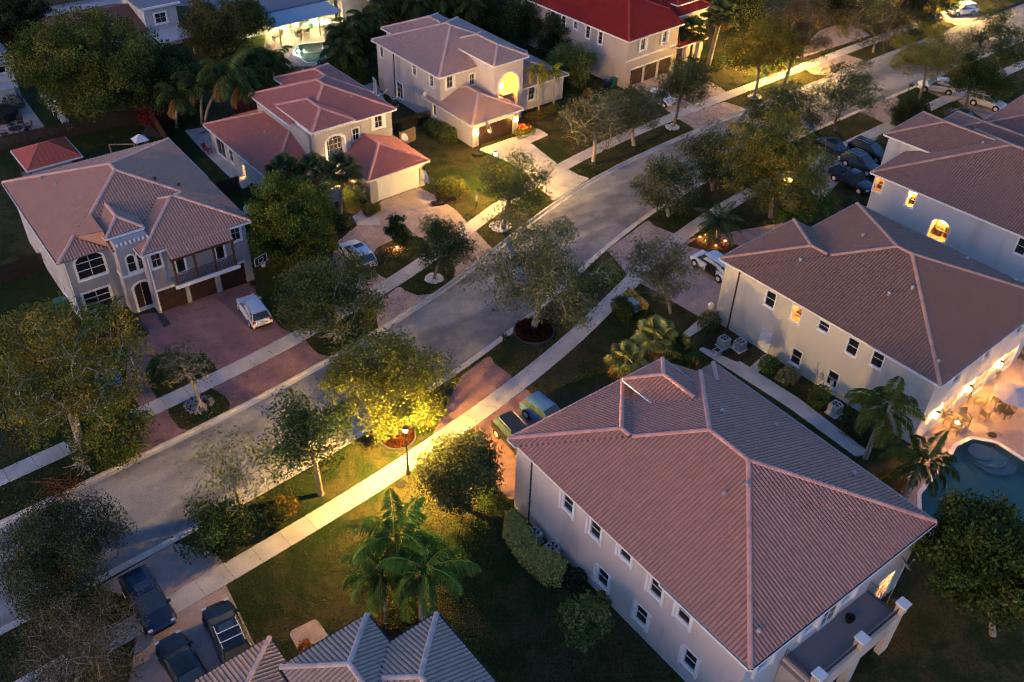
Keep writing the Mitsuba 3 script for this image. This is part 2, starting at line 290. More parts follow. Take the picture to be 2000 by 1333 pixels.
# side paths and patios
pave('side_path', [P((51.82,37.28), (53.4,36.96), (53.74,28.12), (53.13,20.97), (51.89,21.37), (52.18,27.65))], 'concrete_material', z=.008)
pave('link_path', [P((52.08,39.43), (55.21,40.09), (55.49,38.96), (52.36,38.78)), P((53.35,32.97), (56.08,33.43), (56.07,32.6), (53.14,32.08))], 'concrete_material', z=.010)
pave('pool_deck', [P((59,20.35), (73.06,19.92), (73.94,11.3), (56.79,5.35), (48.45,11.72), (49.32,16.65), (55.23,18.39)).difference(pool_f)], 'tan_paver_material', z=.008)
pave('rear_pool_deck', [P((52.07,116.57), (55.62,122.73), (68.06,124.18), (67.46,114.65), (60.73,103.84), (51.97,109.91), (52.48,113.71)).difference(pool_g)], 'tan_paver_material', z=.008)
pave('white_side_patio', [P((33.7,100.21), (36.36,99.61), (35.94,96.26), (35.14,85.21), (32.99,83.83), (33.22,93.66))], 'concrete_material', z=.008)
pave('narrow_path', [P((54.8,99.15), (58.93,99.12), (55.79,91.25), (55.55,93.17))], 'concrete_material', z=.008)
pave('neighbour_patio', [P((16.18,121.72), (21.7,119.6), (21.17,109.09), (15.67,107.66), (12.68,108.33))], 'tan_paver_material', z=.008)
pave('front_step', [P((11.3,33.62), (13.13,33.44), (13.07,31.35), (11.07,31.37))], 'tan_paver_material', z=.012, cut=False)
pave('drive_edging', [P((9.57,38.94), (9.71,38.93), (9.16,32.84), (8.99,32.97))], 'concrete_material', z=.016)
pave('rear_street', [P((26,146.46), (31.58,148.81), (52.21,148.44), (59.09,146.79), (52.92,136.99), (46.35,140.12), (32,141.19), (24.92,140.27))], 'asphalt_material', z=.006)
pave('entry_path', [P((38.93,72.5), (41.22,73.29), (41.54,71.57), (40.91,69.62), (39.07,70.96))], 'concrete_material', z=.012)
# ---- houses: hip roofs over rectangles in the house's own axes (x along the street, front of the far houses is -y)
CAMXY = np.array([0.0, 0.0])
def hip_faces(r, z, s):
    x0, y0, x1, y1 = r; h = min(x1-x0, y1-y0)/2
    if x1-x0 <= y1-y0: a, b = ((x0+x1)/2, y0+h), ((x0+x1)/2, y1-h)
    else: a, b = (x0+h, (y0+y1)/2), (x1-h, (y0+y1)/2)
    c = [(x0, y0), (x1, y0), (x1, y1), (x0, y1)]
    if x1-x0 <= y1-y0: F = [([c[0], c[1], a], 0), ([c[1], c[2], b, a], 1), ([c[2], c[3], b], 2), ([c[3], c[0], a, b], 3)]
    else: F = [([c[0], c[1], b, a], 0), ([c[1], c[2], b], 1), ([c[2], c[3], a, b], 2), ([c[3], c[0], a], 3)]
    O = [(c[0], (1, 0), (0, 1)), (c[1], (0, 1), (-1, 0)), (c[2], (-1, 0), (0, -1)), (c[3], (0, -1), (1, 0))]
    faces = [dict(poly=Polygon(p), o=np.array(O[k][0], float), e=np.array(O[k][1], float), n=np.array(O[k][2], float), z=z, s=s) for p, k in F]
    zr = z + h*s
    lines = [((*c[k], z), (*(a if k in (0, 1 if x1-x0 <= y1-y0 else 3) else b), zr)) for k in range(4)]
    lines.append(((*a, zr), (*b, zr)))
    return faces, lines
def face_z(f, xy): return f['z'] + f['s']*((np.asarray(xy) - f['o']) @ f['n'])
def roof_h(R, x, y):
    x0, y0, x1, y1 = R['r']; d = np.minimum(np.minimum(x-x0, x1-x), np.minimum(y-y0, y1-y))
    return np.where(d >= -1e-6, R['z'] + R['s']*d, -99)
def higher_region(R, f, tie=False):
    """where in plan the roof R lies above the plane of face f"""
    reg = Polygon(sbox(*R['r']).exterior)
    for g in R['faces']:
        # z_g - z_f > 0 is a half plane
        A = g['s']*g['n'] - f['s']*f['n']; c = (g['z'] - g['s']*g['o'] @ g['n']) - (f['z'] - f['s']*f['o'] @ f['n'])
        L = np.linalg.norm(A)
        if L < 1e-9:
            if c <= (-1e-6 if tie else 1e-6): return Polygon()
            continue
        A, c = A/L, c/L; t = np.array([-A[1], A[0]]); p0 = -c*A
        # clip
        big = 400; half = Polygon([p0 + t*big, p0 - t*big, p0 - t*big + A*big, p0 + t*big + A*big])
        reg = reg.intersection(half)
        if reg.is_empty: return reg
    return reg
PW, PC = 0.25, 0.34      # tile pitch across and along the slope
TPROF = np.array([(-.33, .012), (-.20, .052), (.03, .072), (.26, .052), (.39, .012)])
TF = []
for j in range(4): TF += [[j, j+1, 6+j], [j, 6+j, 5+j], [10+j, 11+j, j+1], [10+j, j+1, j]]
TF += [[15, 16, 18], [15, 18, 17], [19, 20, 22], [19, 22, 21]]      # the two halves of the pan between the barrels, darkened: groove shade and grime put into their colour
TF = np.array(TF)
def tiles_of(f, poly, rs, col, out):
    """barrel tiles in courses over the polygon (plan) of one roof face; appends (verts, colour)"""
    uv = lambda p: np.c_[(p - f['o']) @ f['e'], (p - f['o']) @ f['n']]
    for g in getattr(poly, 'geoms', [poly]):
        if g.is_empty or g.geom_type != 'Polygon' or g.area < .05: continue
        g2 = Polygon(uv(np.array(g.exterior.coords)), [uv(np.array(h.coords)) for h in g.interiors])
        if not g2.is_valid: g2 = g2.buffer(0)
        u0, _, u1, _ = g2.bounds
        us = np.arange(math.floor(u0/PW), math.ceil(u1/PW))*PW + PW/2
        cut = shapely.intersection(shapely.linestrings([[(u, -5), (u, 80)] for u in us]), g2)
        for u, c in zip(us, cut):
            for seg in getattr(c, 'geoms', [c]):
                if seg.is_empty or seg.length < .08: continue
                a, b = seg.bounds[1], seg.bounds[3]; k = math.floor(a/PC)
                while k*PC < b - .06:
                    v0, v1 = max(a, k*PC), min(b, (k+1)*PC + .03)
                    k += 1
                    if v1 - v0 < .07: continue
                    jit = rs.uniform(-.006, .006)
                    lo = np.c_[u + TPROF[:, 0]*PW, np.full(5, v0 - .02), TPROF[:, 1] + .035 + jit]
                    hi = np.c_[u + TPROF[:, 0]*PW*.98, np.full(5, v1), TPROF[:, 1] + .004 + jit]
                    lip = lo.copy(); lip[:, 2] -= .035; lip[:, 1] += .004
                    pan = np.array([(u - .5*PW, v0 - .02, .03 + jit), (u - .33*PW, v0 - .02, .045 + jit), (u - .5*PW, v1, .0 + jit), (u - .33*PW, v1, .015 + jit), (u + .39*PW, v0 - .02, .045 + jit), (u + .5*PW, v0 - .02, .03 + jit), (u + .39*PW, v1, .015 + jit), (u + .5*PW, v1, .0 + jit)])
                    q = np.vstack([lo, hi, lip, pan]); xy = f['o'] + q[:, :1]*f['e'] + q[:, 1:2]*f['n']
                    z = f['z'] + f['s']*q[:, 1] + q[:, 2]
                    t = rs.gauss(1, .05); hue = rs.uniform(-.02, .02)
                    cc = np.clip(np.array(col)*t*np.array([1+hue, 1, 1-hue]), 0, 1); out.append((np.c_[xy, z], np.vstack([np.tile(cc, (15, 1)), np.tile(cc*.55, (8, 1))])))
def cap_mesh(p, d, L, r, col, mb):
    d = d/np.linalg.norm(d); s = np.cross(d, [0, 0, 1.]); s /= np.linalg.norm(s); u = np.cross(s, d)
    w = np.linspace(0, np.pi, 6); R0, R1 = r, r*.84
    a = np.array([p + s*R0*np.cos(t) + u*(R0*np.sin(t)*.85) for t in w]); b = np.array([p + d*L + s*R1*np.cos(t) + u*(R1*np.sin(t)*.85 - .02) for t in w])
    v = np.vstack([a, b]); f = [[k, k+1, 7+k, 6+k] for k in range(5)]
    mb.add(v, f, col); mb.add(np.vstack([a, [p]]), [[k, k+1, 6] for k in range(5)], col)
HOUSES = {}
def house(key, label, yaw, roofs, wall, tile, over=.4, singles=0, extra=(), cap_single=True, gutter='white_trim', cap=None, walls=None, recess=(), cap_col=None):
    """roofs: dicts with r=(x0,y0,x1,y1), z (eave), s (slope), clip (plan polygons cut away), nowall"""
    key = thing(key, label, 'house'); M = RZ(yaw - 40.0); rs = random.Random(key)
    for R in roofs: R['faces'], R['lines'] = hip_faces(R['r'], R['z'], R['s'])
    W = M3 = None
    deck, tl = MB(), []
    for i, R in enumerate(roofs):
        for f in R['faces']:
            p = f['poly']
            for c in R.get('clip', ()): p = p.difference(c)
            for j, Q in enumerate(roofs):
                if j == i or p.is_empty: continue
                x0, y0, x1, y1 = Q['r']
                if Q['z'] - R['z'] > .8 and not Q.get('blend'): reg = sbox(x0+over, y0+over, x1-over, y1-over).intersection(higher_region(Q, f))
                else:
                    reg = higher_region(Q, f, j < i)
                    for c in Q.get('clip', ()): reg = reg.difference(c)
                    if Q['z'] - R['z'] > .25: reg = reg.intersection(sbox(x0+over*.8, y0+over*.8, x1-over*.8, y1-over*.8))
                p = p.difference(reg)
            f['vis'] = p
            if p.is_empty: continue
            deck.poly(p, lambda v, f=f: face_z(f, v) - .012)
            tiles_of(f, p, rs, tile, tl)
    for p, o, n, z, s in extra:
        f = dict(o=np.array(o, float), n=np.array(n, float), e=np.array([n[1], -n[0]], float), z=z, s=s)
        deck.poly(Polygon(p), lambda v, f=f: face_z(f, v) - .012); tiles_of(f, Polygon(p), rs, tile, tl)
    tr = lambda mb: [mb.rot(yaw - 40.0), mb][1]
    roof = part_key(key, 'roof'); mbd = tr(deck); v, f, c = mbd.done()
    mbd.put(None, '', 'roof_deck', key=roof)
    # single tiles: those nearest the camera
    cam = np.linalg.inv(M) @ np.array([0, 0, 50, 1.]); cam = cam[:3]
    d = np.array([np.linalg.norm(t[0][0] - cam) for t in tl]); order = np.argsort(d)
    for i in order[:singles]:
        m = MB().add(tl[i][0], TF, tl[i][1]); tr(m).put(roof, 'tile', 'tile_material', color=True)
    rest = order[singles:]
    if len(rest):
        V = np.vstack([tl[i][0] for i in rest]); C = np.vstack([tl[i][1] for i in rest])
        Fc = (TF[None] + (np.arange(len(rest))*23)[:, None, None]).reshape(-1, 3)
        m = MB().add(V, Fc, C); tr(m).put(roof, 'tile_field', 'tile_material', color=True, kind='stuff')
    # ridge and hip tiles
    caps = []; cc = np.array(cap_col if cap_col is not None else tile)
    def hid(R, q, tol):
        for Q in roofs:
            if Q is R: continue
            h = roof_h(Q, q[0], q[1])
            if h > q[2] - .018 and not any(c.contains(Point(q[0], q[1])) for c in Q.get('clip', ())): 
                x0, y0, x1, y1 = Q['r']
                if Q['z'] - R['z'] > .8 and not (x0+over < q[0] < x1-over and y0+over < q[1] < y1-over): continue
                return True
        return any(c.buffer(-.02).contains(Point(q[0], q[1])) for c in R.get('clip', ()))
    for R in roofs:
        for a, b in R['lines']:
            a, b = np.array(a), np.array(b); L = np.linalg.norm(b - a)
            if L < .3: continue
            n = max(1, int(L/.39)); st = L/n; dd = (b - a)/L
            for k in range(n):
                p = a + dd*st*k
                if hid(R, p + dd*st*.5, .03): continue
                caps.append((p + [0, 0, .035], dd, st + .05, cc*rs.gauss(1.02, .07)))
    if cap: caps += [(np.array(p, float), np.array(dv, float), L, cc) for p, dv, L in cap]
    d = np.array([np.linalg.norm(c_[0] - cam) for c_ in caps]) if caps else np.zeros(0); order = np.argsort(d); big = MB()
    for q, i in enumerate(order):
        p, dd, L, col = caps[i]
        m = MB() if cap_single and q < 300 else big
        cap_mesh(p, dd, L, .165, np.clip(col, 0, 1), m)
        if m is not big: tr(m).put(roof, 'ridge_tile', 'tile_material', color=True)
    if big.v: tr(big).put(roof, 'ridge_tiles', 'tile_material', color=True, kind='stuff')
    # soffit, fascia and gutter
    sof, gut, gin = MB(), MB(), MB()
    for i, R in enumerate(roofs):
        if R.get('noeave'): continue
        x0, y0, x1, y1 = R['r']; pl = sbox(*R['r'])
        for c in R.get('clip', ()): pl = pl.difference(c.buffer(.01))
        sof.prism(pl.buffer(-.03), R['z'] - .20, R['z'] - .055)
        other = [sbox(*Q['r']) for j, Q in enumerate(roofs) if j != i and -1.0 < Q['z'] - R['z'] < .6]
        wallo = [sbox(Q['r'][0]+over, Q['r'][1]+over, Q['r'][2]-over, Q['r'][3]-over) for j, Q in enumerate(roofs) if j != i and Q['z'] >= R['z']]
        blk = unary_union(other + wallo + list(R.get('clip', ()))) if (other or wallo or R.get('clip')) else Polygon()
        for a, b, nrm in (((x0, y0), (x1, y0), (0, -1)), ((x1, y0), (x1, y1), (1, 0)), ((x1, y1), (x0, y1), (0, 1)), ((x0, y1), (x0, y0), (-1, 0))):
            ln = LineString([a, b]).difference(blk.buffer(.02))
            for g in getattr(ln, 'geoms', [ln]):
                if g.is_empty or g.length < .2: continue
                (ax, ay), (bx, by) = g.coords[0], g.coords[-1]; z = R['z']
                t = np.array([bx-ax, by-ay]); L = np.linalg.norm(t); t /= L; A = np.eye(4); A[:2, 0] = t; A[:2, 1] = nrm; A[:3, 3] = (ax, ay, z)
                gut.box((-.0, .11, -.13), (L, .135, .0), M=A); gut.box((-.0, .0, -.15), (L, .135, -.13), M=A); gut.box((-.0, -.03, -.20), (L, .0, -.01), M=A)
                gut.box((-.02, 0, -.13), (0, .135, 0), M=A); gut.box((L, 0, -.13), (L+.02, .135, 0), M=A)
                gin.box((.0, .002, -.128), (L, .108, -.085), M=A)
    tr(sof).put(key, 'soffit', 'white_trim'); tr(gut).put(key, 'gutter', gutter)
    if gin.v: tr(gin).put(key, 'gutter_channel', 'gutter_dark')
    # walls: one solid with the openings sunk into it
    sol = m3.Manifold()
    for R in roofs:
        if R.get('nowall'): continue
        x0, y0, x1, y1 = R.get('w', (R['r'][0]+over, R['r'][1]+over, R['r'][2]-over, R['r'][3]-over)); h = R['z'] - .19
        sol = sol + m3.Manifold.cube((x1-x0, y1-y0, h + .5)).translate((x0, y0, -.5))
    for (a, b) in (walls or ()): sol = sol + m3.Manifold.cube(tuple(np.array(b) - np.array(a))).translate(tuple(a))
    HOUSES[key] = dict(M=M, yaw=yaw - 40.0, sol=sol, wall=wall, cut=m3.Manifold(), rs=rs)
    return key
bsdf('roof_deck', (0.09, 0.055, 0.048), 0.9, 0.1)
def finish_house(key):
    H = HOUSES[key]; s = (H['sol'] - H['cut']).to_mesh()
    m = trimesh.Trimesh(s.vert_properties[:, :3], s.tri_verts)
    MB().mesh(m, H['wall']).rot(H['yaw']).put(key, 'wall', 'stucco_material', color=True)
def frame_of(face):
    ax, c = face[0], face[1]
    A = np.eye(4)
    if ax == 'x': A[:3, 0] = (0, -1, 0); A[:3, 1] = (-1, 0, 0); org = lambda u, z: (c, u, z)      # outward -x; along: -y
    elif ax == 'y': A[:3, 0] = (1, 0, 0); A[:3, 1] = (0, -1, 0); org = lambda u, z: (u, c, z)       # outward -y
    A[:3, 2] = (0, 0, 1); return A, org
def arch(w, h, k=10):
    """half round or segmental head over a rectangle, as a plan polygon (u, z)"""
    r = w/2; pts = [(-r, 0), (r, 0)] + [(r*math.cos(t), h - r + r*math.sin(t)) for t in np.linspace(0, math.pi, k)]
    return Polygon(pts)
def seg_arch(w, h, rise, k=10):
    pts = [(-w/2, 0), (w/2, 0)] + [(w/2*math.cos(t), h - rise + rise*math.sin(t)) for t in np.linspace(0, math.pi, k)]
    return Polygon(pts)
def up_prism(mb, p, d0, d1, A):
    """polygon given in (along, height), from d0 to d1 outward of the wall"""
    t = MB().prism(p, 0, d1 - d0)
    if not t.v: return
    v, f, _ = t.done(); v = np.c_[v[:, 0], v[:, 2] + d0, v[:, 1]] @ A[:3, :3].T + A[:3, 3]; mb.add(v, f if np.linalg.det(A[:3, :3]) < 0 else f[:, ::-1])
def window(key, face, u, z, w, h, rows=2, cols=1, style='sash', lit=None, shape=None, part='window', trim=.07, depth=.10, sill=True, frame_mat='white_trim', bar=.035, glass='window_glass', power=6.0):
    """u, z: the middle of the opening on the wall; pane sunk by depth, frame and glazing bars, style: sash, wings (side boards), shutters"""
    H = HOUSES[key]; A, org = frame_of(face); A[:3, 3] = org(u, z - h/2)
    op = shape if shape is not None else sbox(-w/2, 0, w/2, h)
    dd = depth + .03 if not lit else 1.3
    t = MB(); up_prism(t, op, -dd, .05, A); v, f, _ = t.done(); mm = trimesh.Trimesh(v, f, process=True); mm.merge_vertices()
    if mm.volume < 0: mm.invert()
    H['cut'] = H['cut'] + m3.Manifold(m3.Mesh(np.asarray(mm.vertices, np.float32), np.asarray(mm.faces, np.uint32)))
    fr = MB(); up_prism(fr, op.buffer(trim, join_style=2).difference(op), .0, .035, A); up_prism(fr, op.difference(op.buffer(-.05, join_style=2)), -depth + .004, .02, A)
    inn = op.buffer(-.04, join_style=2); x0, y0, x1, y1 = inn.bounds
    for k in range(1, rows): yy = y0 + (y1-y0)*k/rows; up_prism(fr, sbox(x0, yy-bar/2, x1, yy+bar/2).intersection(inn), -depth+.006, -depth+.045, A)
    for k in range(1, cols): xx = x0 + (x1-x0)*k/cols; up_prism(fr, sbox(xx-bar/2, y0, xx+bar/2, y1).intersection(inn), -depth+.008, -depth+.043, A)
    if sill: fr.box((-w/2 - .10, .001, -.11), (w/2 + .10, .09, -trim - .001), M=A)
    rot = lambda m: m.rot(H['yaw'])
    wk = rot(fr).put(key, part, frame_mat)
    if style == 'wings':
        for s_ in (-1, 1): rot(MB().box((min(s_*(w/2+.09), s_*(w/2+.27)), .002, -.14), (max(s_*(w/2+.09), s_*(w/2+.27)), .17, h+.06), M=A)).put(wk, 'side_board', 'white_trim')
    if style == 'shutters':
        for s_ in (-1, 1):
            b = MB().box((min(s_*(w/2+.10), s_*(w/2+.42)), .003, -.16), (max(s_*(w/2+.10), s_*(w/2+.42)), .06, h+.12), M=A); rot(b).put(wk, 'shutter', 'white_trim')
    g = MB(); up_prism(g, inn.buffer(.03), -depth - .012, -depth, A)
    if lit:
        pn = MB().poly(inn.buffer(.02), 0); v, f, _ = pn.done(); v = np.c_[v[:, 0], np.full(len(v), -depth - .005), v[:, 1]] @ A[:3, :3].T + A[:3, 3]
        rot(MB().add(v, f)).put(wk, 'pane', 'pane_material')
        x0, y0, x1, y1 = op.bounds
        rm = MB(); e = .012
        rm.box((x0+e, -1.29, y0), (x1-e, -1.27, y1), M=A); rm.box((x0+e, -1.26, y1 - (h*.08)), (x1-e, -.45, y1 - (h*.08) + .012), M=A) if shape is None else None
        rm.box((x0 + e, -1.26, y0 + .01), (x1 - e, -.2, y0 + .03), M=A)
        rot(rm).put(wk, 'room', 'warm_room')
        lm = MB().box((x0 + (x1-x0)*.30, -.95, y1 - h*.30), (x0 + (x1-x0)*.62, -.70, y1 - h*.22), M=A)
        rot(lm).put(wk, 'lamp', 'warm_room', emit=tuple(np.array(lit)*power))
        fu = MB().box((x0 + (x1-x0)*.12, -1.2, y0 + .03), (x0 + (x1-x0)*.5, -.8, y0 + h*.34), M=A).box((x0 + (x1-x0)*.62, -1.22, y0 + .03), (x0 + (x1-x0)*.86, -1.0, y0 + h*.52), M=A)
        rot(fu).put(wk, 'furniture', 'brown_wood')
    else: rot(g).put(wk, 'pane', glass)
    return wk
def panel_door(key, face, u, z0, w, h, mat, rows=4, cols=3, depth=.14, part='garage_door', header=True, trim_mat='white_trim'):
    H = HOUSES[key]; A, org = frame_of(face); A[:3, 3] = org(u, z0)
    c = MB().box((-w/2, -depth, -.3), (w/2, .05, h), M=A); v, f, _ = c.done(); mm = trimesh.Trimesh(v, f); mm.merge_vertices()
    if mm.volume < 0: mm.invert()
    H['cut'] = H['cut'] + m3.Manifold(m3.Mesh(np.asarray(mm.vertices, np.float32), np.asarray(mm.faces, np.uint32)))
    d = MB(); d.box((-w/2 + .003, -depth + .005, .01), (w/2 - .003, -depth + .04, h - .003), M=A)
    dk = d.rot(H['yaw']).put(key, part, mat)
    for r in range(rows):
        for q in range(cols):
            a, b = -w/2 + w*q/cols + .06, -w/2 + w*(q+1)/cols - .06; lo, hi = h*r/rows + .05, h*(r+1)/rows - .05
            MB().box((a, -depth + .04, lo), (b, -depth + .062, hi), M=A).rot(H['yaw']).put(dk, 'panel', mat)
    if header: MB().box((-w/2 - .12, .002, h + .01), (w/2 + .12, .07, h + .20), M=A).rot(H['yaw']).put(dk, 'header', trim_mat)
    return dk
def on_wall(key, face, u, z):
    A, org = frame_of(face); A[:3, 3] = org(u, z); return HOUSES[key]['M'] @ A
def wpart(house_key, name, mb, mat, **kw): return mb.rot(HOUSES[house_key]['yaw']).put(house_key, name, mat, **kw)
def vent(key, x, y, z, mat='pale_metal', r=.12):
    H = HOUSES[key]; m = MB().cyl(x, y, z - .3, z + .22, r*.7, sides=10).lathe(x, y, [(0, z+.36), (r*.9, z+.34), (r*1.25, z+.26), (r*1.1, z+.2), (0, z+.2)], 10)
    m.rot(H['yaw']).put(key + '__roof', 'vent', mat)

TILE_A, TILE_B, TILE_C, TILE_D, TILE_E, TILE_F, TILE_G, TILE_H = (0.43, 0.24, 0.178), (0.43, 0.165, 0.130), (0.40, 0.26, 0.225), (0.25, 0.020, 0.014), (0.44, 0.222, 0.168), (0.265, 0.148, 0.108), (0.26, 0.15, 0.12), (0.42, 0.295, 0.230)
# -- E: the big pink house at the lower right
E = house('pink_tiled_house', 'large house with long pink hip roof and rear terrace, nearest on the right', 38.66,
  [dict(r=(27.3, 13.35, 44.0, 33.2), z=6.6, s=.40, w=(27.7, 13.75, 43.6, 31.25), clip=[P((44.2, 31.6), (44.2, 34), (41.4, 34), (41.4, 31.6), (42.1, 29.7))]),
   dict(r=(27.3, 20, 37.4, 34.1), z=6.6, s=.40), dict(r=(36.4, 22, 40.1, 33.1), z=7.85, s=.42, w=(36.9, 23, 39.7, 32.6))],
  (0.53, 0.48, 0.46), TILE_E, singles=300, cap_col=(0.60, 0.31, 0.25), extra=[([(44, 31.6), (41.0, 31.6), (42.1, 29.7)], (44, 31.6), (0, -1), 6.6, .4)], cap=[((44 - k*.27, 31.6 - k*.27, 6.64 + k*.108), (-.27, -.27, .108), .42) for k in range(8)])
XE, YE = ('x', 27.7), ('y', 13.75)
def wset(key, face, lst, w, h, **kw):
    for uz in lst: window(key, face, uz[0], uz[1], w, h, **kw)
wset(E, XE, [(28.37,5.23), (25.79,5.23), (20.48,5.25), (18.25,5.36)], .95, 1.35, style='wings', trim=.09)
wset(E, XE, [(23.14,5.59)], .95, .85, style='wings', rows=1, trim=.09)
wset(E, XE, [(24.63,1.79), (21.16,1.88), (17.16,2.17)], .95, 1.45, style='wings', trim=.09)
wset(E, YE, [(29.3, 5.0), (33.2, 5.0), (36.6, 5.0)], 1.2, 1.5, style='wings')
window(E, YE, 41.5, 1.75, 1.6, 2.3, rows=4, cols=2, lit=(1.0, .62, .22), power=9, sill=False)
window(E, YE, 35.3, 4.35, 1.5, 2.2, rows=3, cols=2, sill=False)
# rear terrace: slab on arched beige walls, capped piers, black railings
t = MB(); t.box((31.25, 11.4, 2.9), (39.35, 13.74, 3.2)); wpart(E, 'terrace', t, 'grey_slab')
t = MB()
t.box((31.3, 11.35, -.3), (32.2, 11.75, 3.75)); t.box((34.8, 11.35, -.3), (35.7, 11.75, 3.75)); t.box((38.5, 11.35, -.3), (39.3, 11.75, 3.75)); t.box((31.3, 11.36, 2.3), (39.3, 11.74, 3.74))
t.box((31.3, 11.75, -.3), (31.6, 13.7, 3.45)); t.box((39.0, 11.75, 2.4), (39.3, 13.7, 3.19)); t.c = [np.broadcast_to((.56, .45, .36), (8, 3))]*len(t.c)
tw = wpart(E, 'terrace_wall', t, 'stucco_material', color=True)
for x in (31.45, 35.25, 39.15):
    t = MB().box((x-.26, 11.28, 3.75), (x+.26, 11.80, 4.42)); t.c = [np.broadcast_to((.56, .45, .36), (8, 3))]; pk = wpart(E, 'pier', t, 'stucco_material', color=True)
    wpart(E, 'pier_cap', MB().box((x-.34, 11.2, 4.42), (x+.34, 11.88, 4.54)), 'white_trim')
def railing(key, a, b, z0, z1, n, part='railing', mat='black_metal', r=.018):
    m = MB(); a, b = np.array(a), np.array(b)
    for z in (z0 + .08, z1): m.tube([(*a, z), (*b, z)], r*1.5, 4)
    for k in range(n + 1): p = a + (b - a)*k/n; m.tube([(*p, z0), (*p, z1)], r, 4)
    return wpart(key, part, m, mat)
railing(E, (31.45, 11.8), (31.45, 13.7), 3.45, 4.2, 14); railing(E, (39.15, 11.8), (39.15, 13.7), 3.2, 4.2, 14); railing(E, (31.7, 11.55), (35.0, 11.55), 3.75, 4.2, 24); railing(E, (35.5, 11.55), (38.9, 11.55), 3.75, 4.2, 24)
vent_e = [(33.2, 21.2), (34.4, 20.6), (29.0, 14.4), (38.5, 26.2), (41.5, 24), (42.5, 18.4)]
for x, y in vent_e:
    R = HOUSES[E]; zz = 6.6 + .4*min(x-27.3, 44-x, y-13.35, 33.2-y); vent(E, x, y, zz, 'grey_metal' if x > 33.5 else 'pale_metal')
wpart(E, 'drainpipe', MB().box((27.62, 32.0, 0), (27.69, 32.09, 6.3)), 'gutter_dark')
finish_house(E)
# -- A: grey house with three garage doors at the left
A_ = house('three_garage_house', 'grey two storey house with pink tile roof, wooden balcony and three dark garage doors', 38.61,
  [dict(r=(9.85, 70.6, 25.3, 87.4), z=6.3, s=.385, clip=[P((9.5, 69), (13.93, 69), (13.93, 75.3), (9.5, 70.87))], w=(10.25, 71.7, 24.9, 87.0)),
   dict(r=(15.7, 68.72, 25.3, 78), z=6.3, s=.385, w=(16.0, 69.1, 24.9, 77)),
   dict(r=(13.9, 71.15, 17.0, 78), z=7.35, s=.5, nowall=True)],
  (0.30, 0.30, 0.325), TILE_A, cap_col=(.62, .37, .29),
  extra=[([(9.85, 71.22), (11.9, 73.33), (13.93, 71.5), (13.93, 75.3)], (9.85, 71.3), (1, 0), 6.3, .385),
         ([(9.85, 71.3), (13.9, 71.3), (11.87, 73.33)], (9.85, 71.3), (0, 1), 6.3, .385),
         ([(17.65, 67.5), (23.1, 67.5), (23.1, 68.75), (17.65, 68.75)], (17.65, 67.5), (0, 1), 5.83, .385)],
  walls=[((14.2, 70.3, -.5), (16.95, 77, 7.15)), ((10.25, 71.7, -.5), (14.3, 77, 6.1))],
  cap=[((9.85 + k*.27, 71.3 + k*.27, 6.34 + k*.104), (.27, .27, .104), .42) for k in range(8)])
t = MB().add([(11.9, 73.33, 7.08), (13.93, 71.5, 7.86), (13.93, 71.5, 6.33)], [[0, 1, 2]], TILE_A); wpart(A_, 'gable_infill', t, 'finish_matte', color=True)
XA, YA, YG, YT = ('x', 10.25), ('y', 71.7), ('y', 69.1), ('y', 70.3)
window(A_, YA, 12.25, 5.1, 2.3, 2.3, rows=3, cols=2, shape=seg_arch(2.3, 2.3, .7), trim=.14, bar=.05)
window(A_, YA, 12.06,1.65, 2.2, 1.9, rows=3, cols=2, trim=.16, bar=.05)
wset(A_, YG, [(16.87,5.27)], .85, 1.5, rows=2, cols=2, trim=.13)
wset(A_, YG, [(23.94,5.33)], .85, 1.5, rows=2, cols=2, trim=.13)
wset(A_, YG, [(18.75, 4.25), (22.3, 4.25)], .8, 2.0, rows=1, cols=1, trim=.12, sill=False)
for px in (0, 1, 2):
    u = ((17.49,1.2), (20.2,1.28), (23.04,1.41))[px][0]
    panel_door(A_, YG, u, 0, 2.35, 2.2, 'dark_wood_door')
for i, u in enumerate((15.25, 16.1)): window(A_, YT, u - .1, 4.9, .72, 1.7, rows=2, cols=1, shape=arch(.72, 1.7), trim=.09, sill=False)
window(A_, YT, 15.5, 1.45, 1.5, 2.9, rows=1, cols=2, shape=seg_arch(1.5, 2.9, .5), trim=.16, sill=False, depth=.5, glass='dark_wood_door', part='entry_arch')
for k in range(8): wpart(A_, 'corbel', MB().box((14.3 + k*.36, 70.16, 6.85), (14.46 + k*.36, 70.295, 7.1)), 'white_trim')
wpart(A_, 'string_course', MB().box((14.1, 70.2, 3.75), (17.0, 70.297, 3.95)).box((14.1, 70.31, 3.75), (14.19, 71.6, 3.95)), 'white_trim')
bal = wpart(A_, 'balcony', MB().box((17.6, 67.62, 2.95), (23.2, 69.09, 3.15)), 'grey_slab')
wpart(A_, 'balcony_edge', MB().box((17.5, 67.5, 2.85), (23.3, 67.615, 3.17)), 'white_trim')
for x in (17.8, 19.6, 21.3, 23.0): wpart(A_, 'balcony_post', MB().box((x-.09, 67.68, 3.15), (x+.09, 67.86, 5.75)), 'brown_wood')
railing(A_, (17.9, 67.77), (22.9, 67.77), 3.2, 4.15, 40, 'balcony_railing')
wpart(A_, 'balcony_beam', MB().box((17.6, 67.62, 5.55), (23.2, 67.8, 5.78)), 'brown_wood')
for x in (18.9, 21.2): wpart(A_, 'wall_lantern', MB().box((x+1.05-.07, 68.9, 1.7), (x+1.05+.07, 69.08, 2.05)).box((x+1.05-.1, 68.88, 2.05), (x+1.05+.1, 69.08, 2.1)), 'black_metal')
wset(A_, XA, [(75, 4.9), (80, 4.9), (84.5, 4.9), (75, 1.6), (81, 1.6)], .8, 1.3)
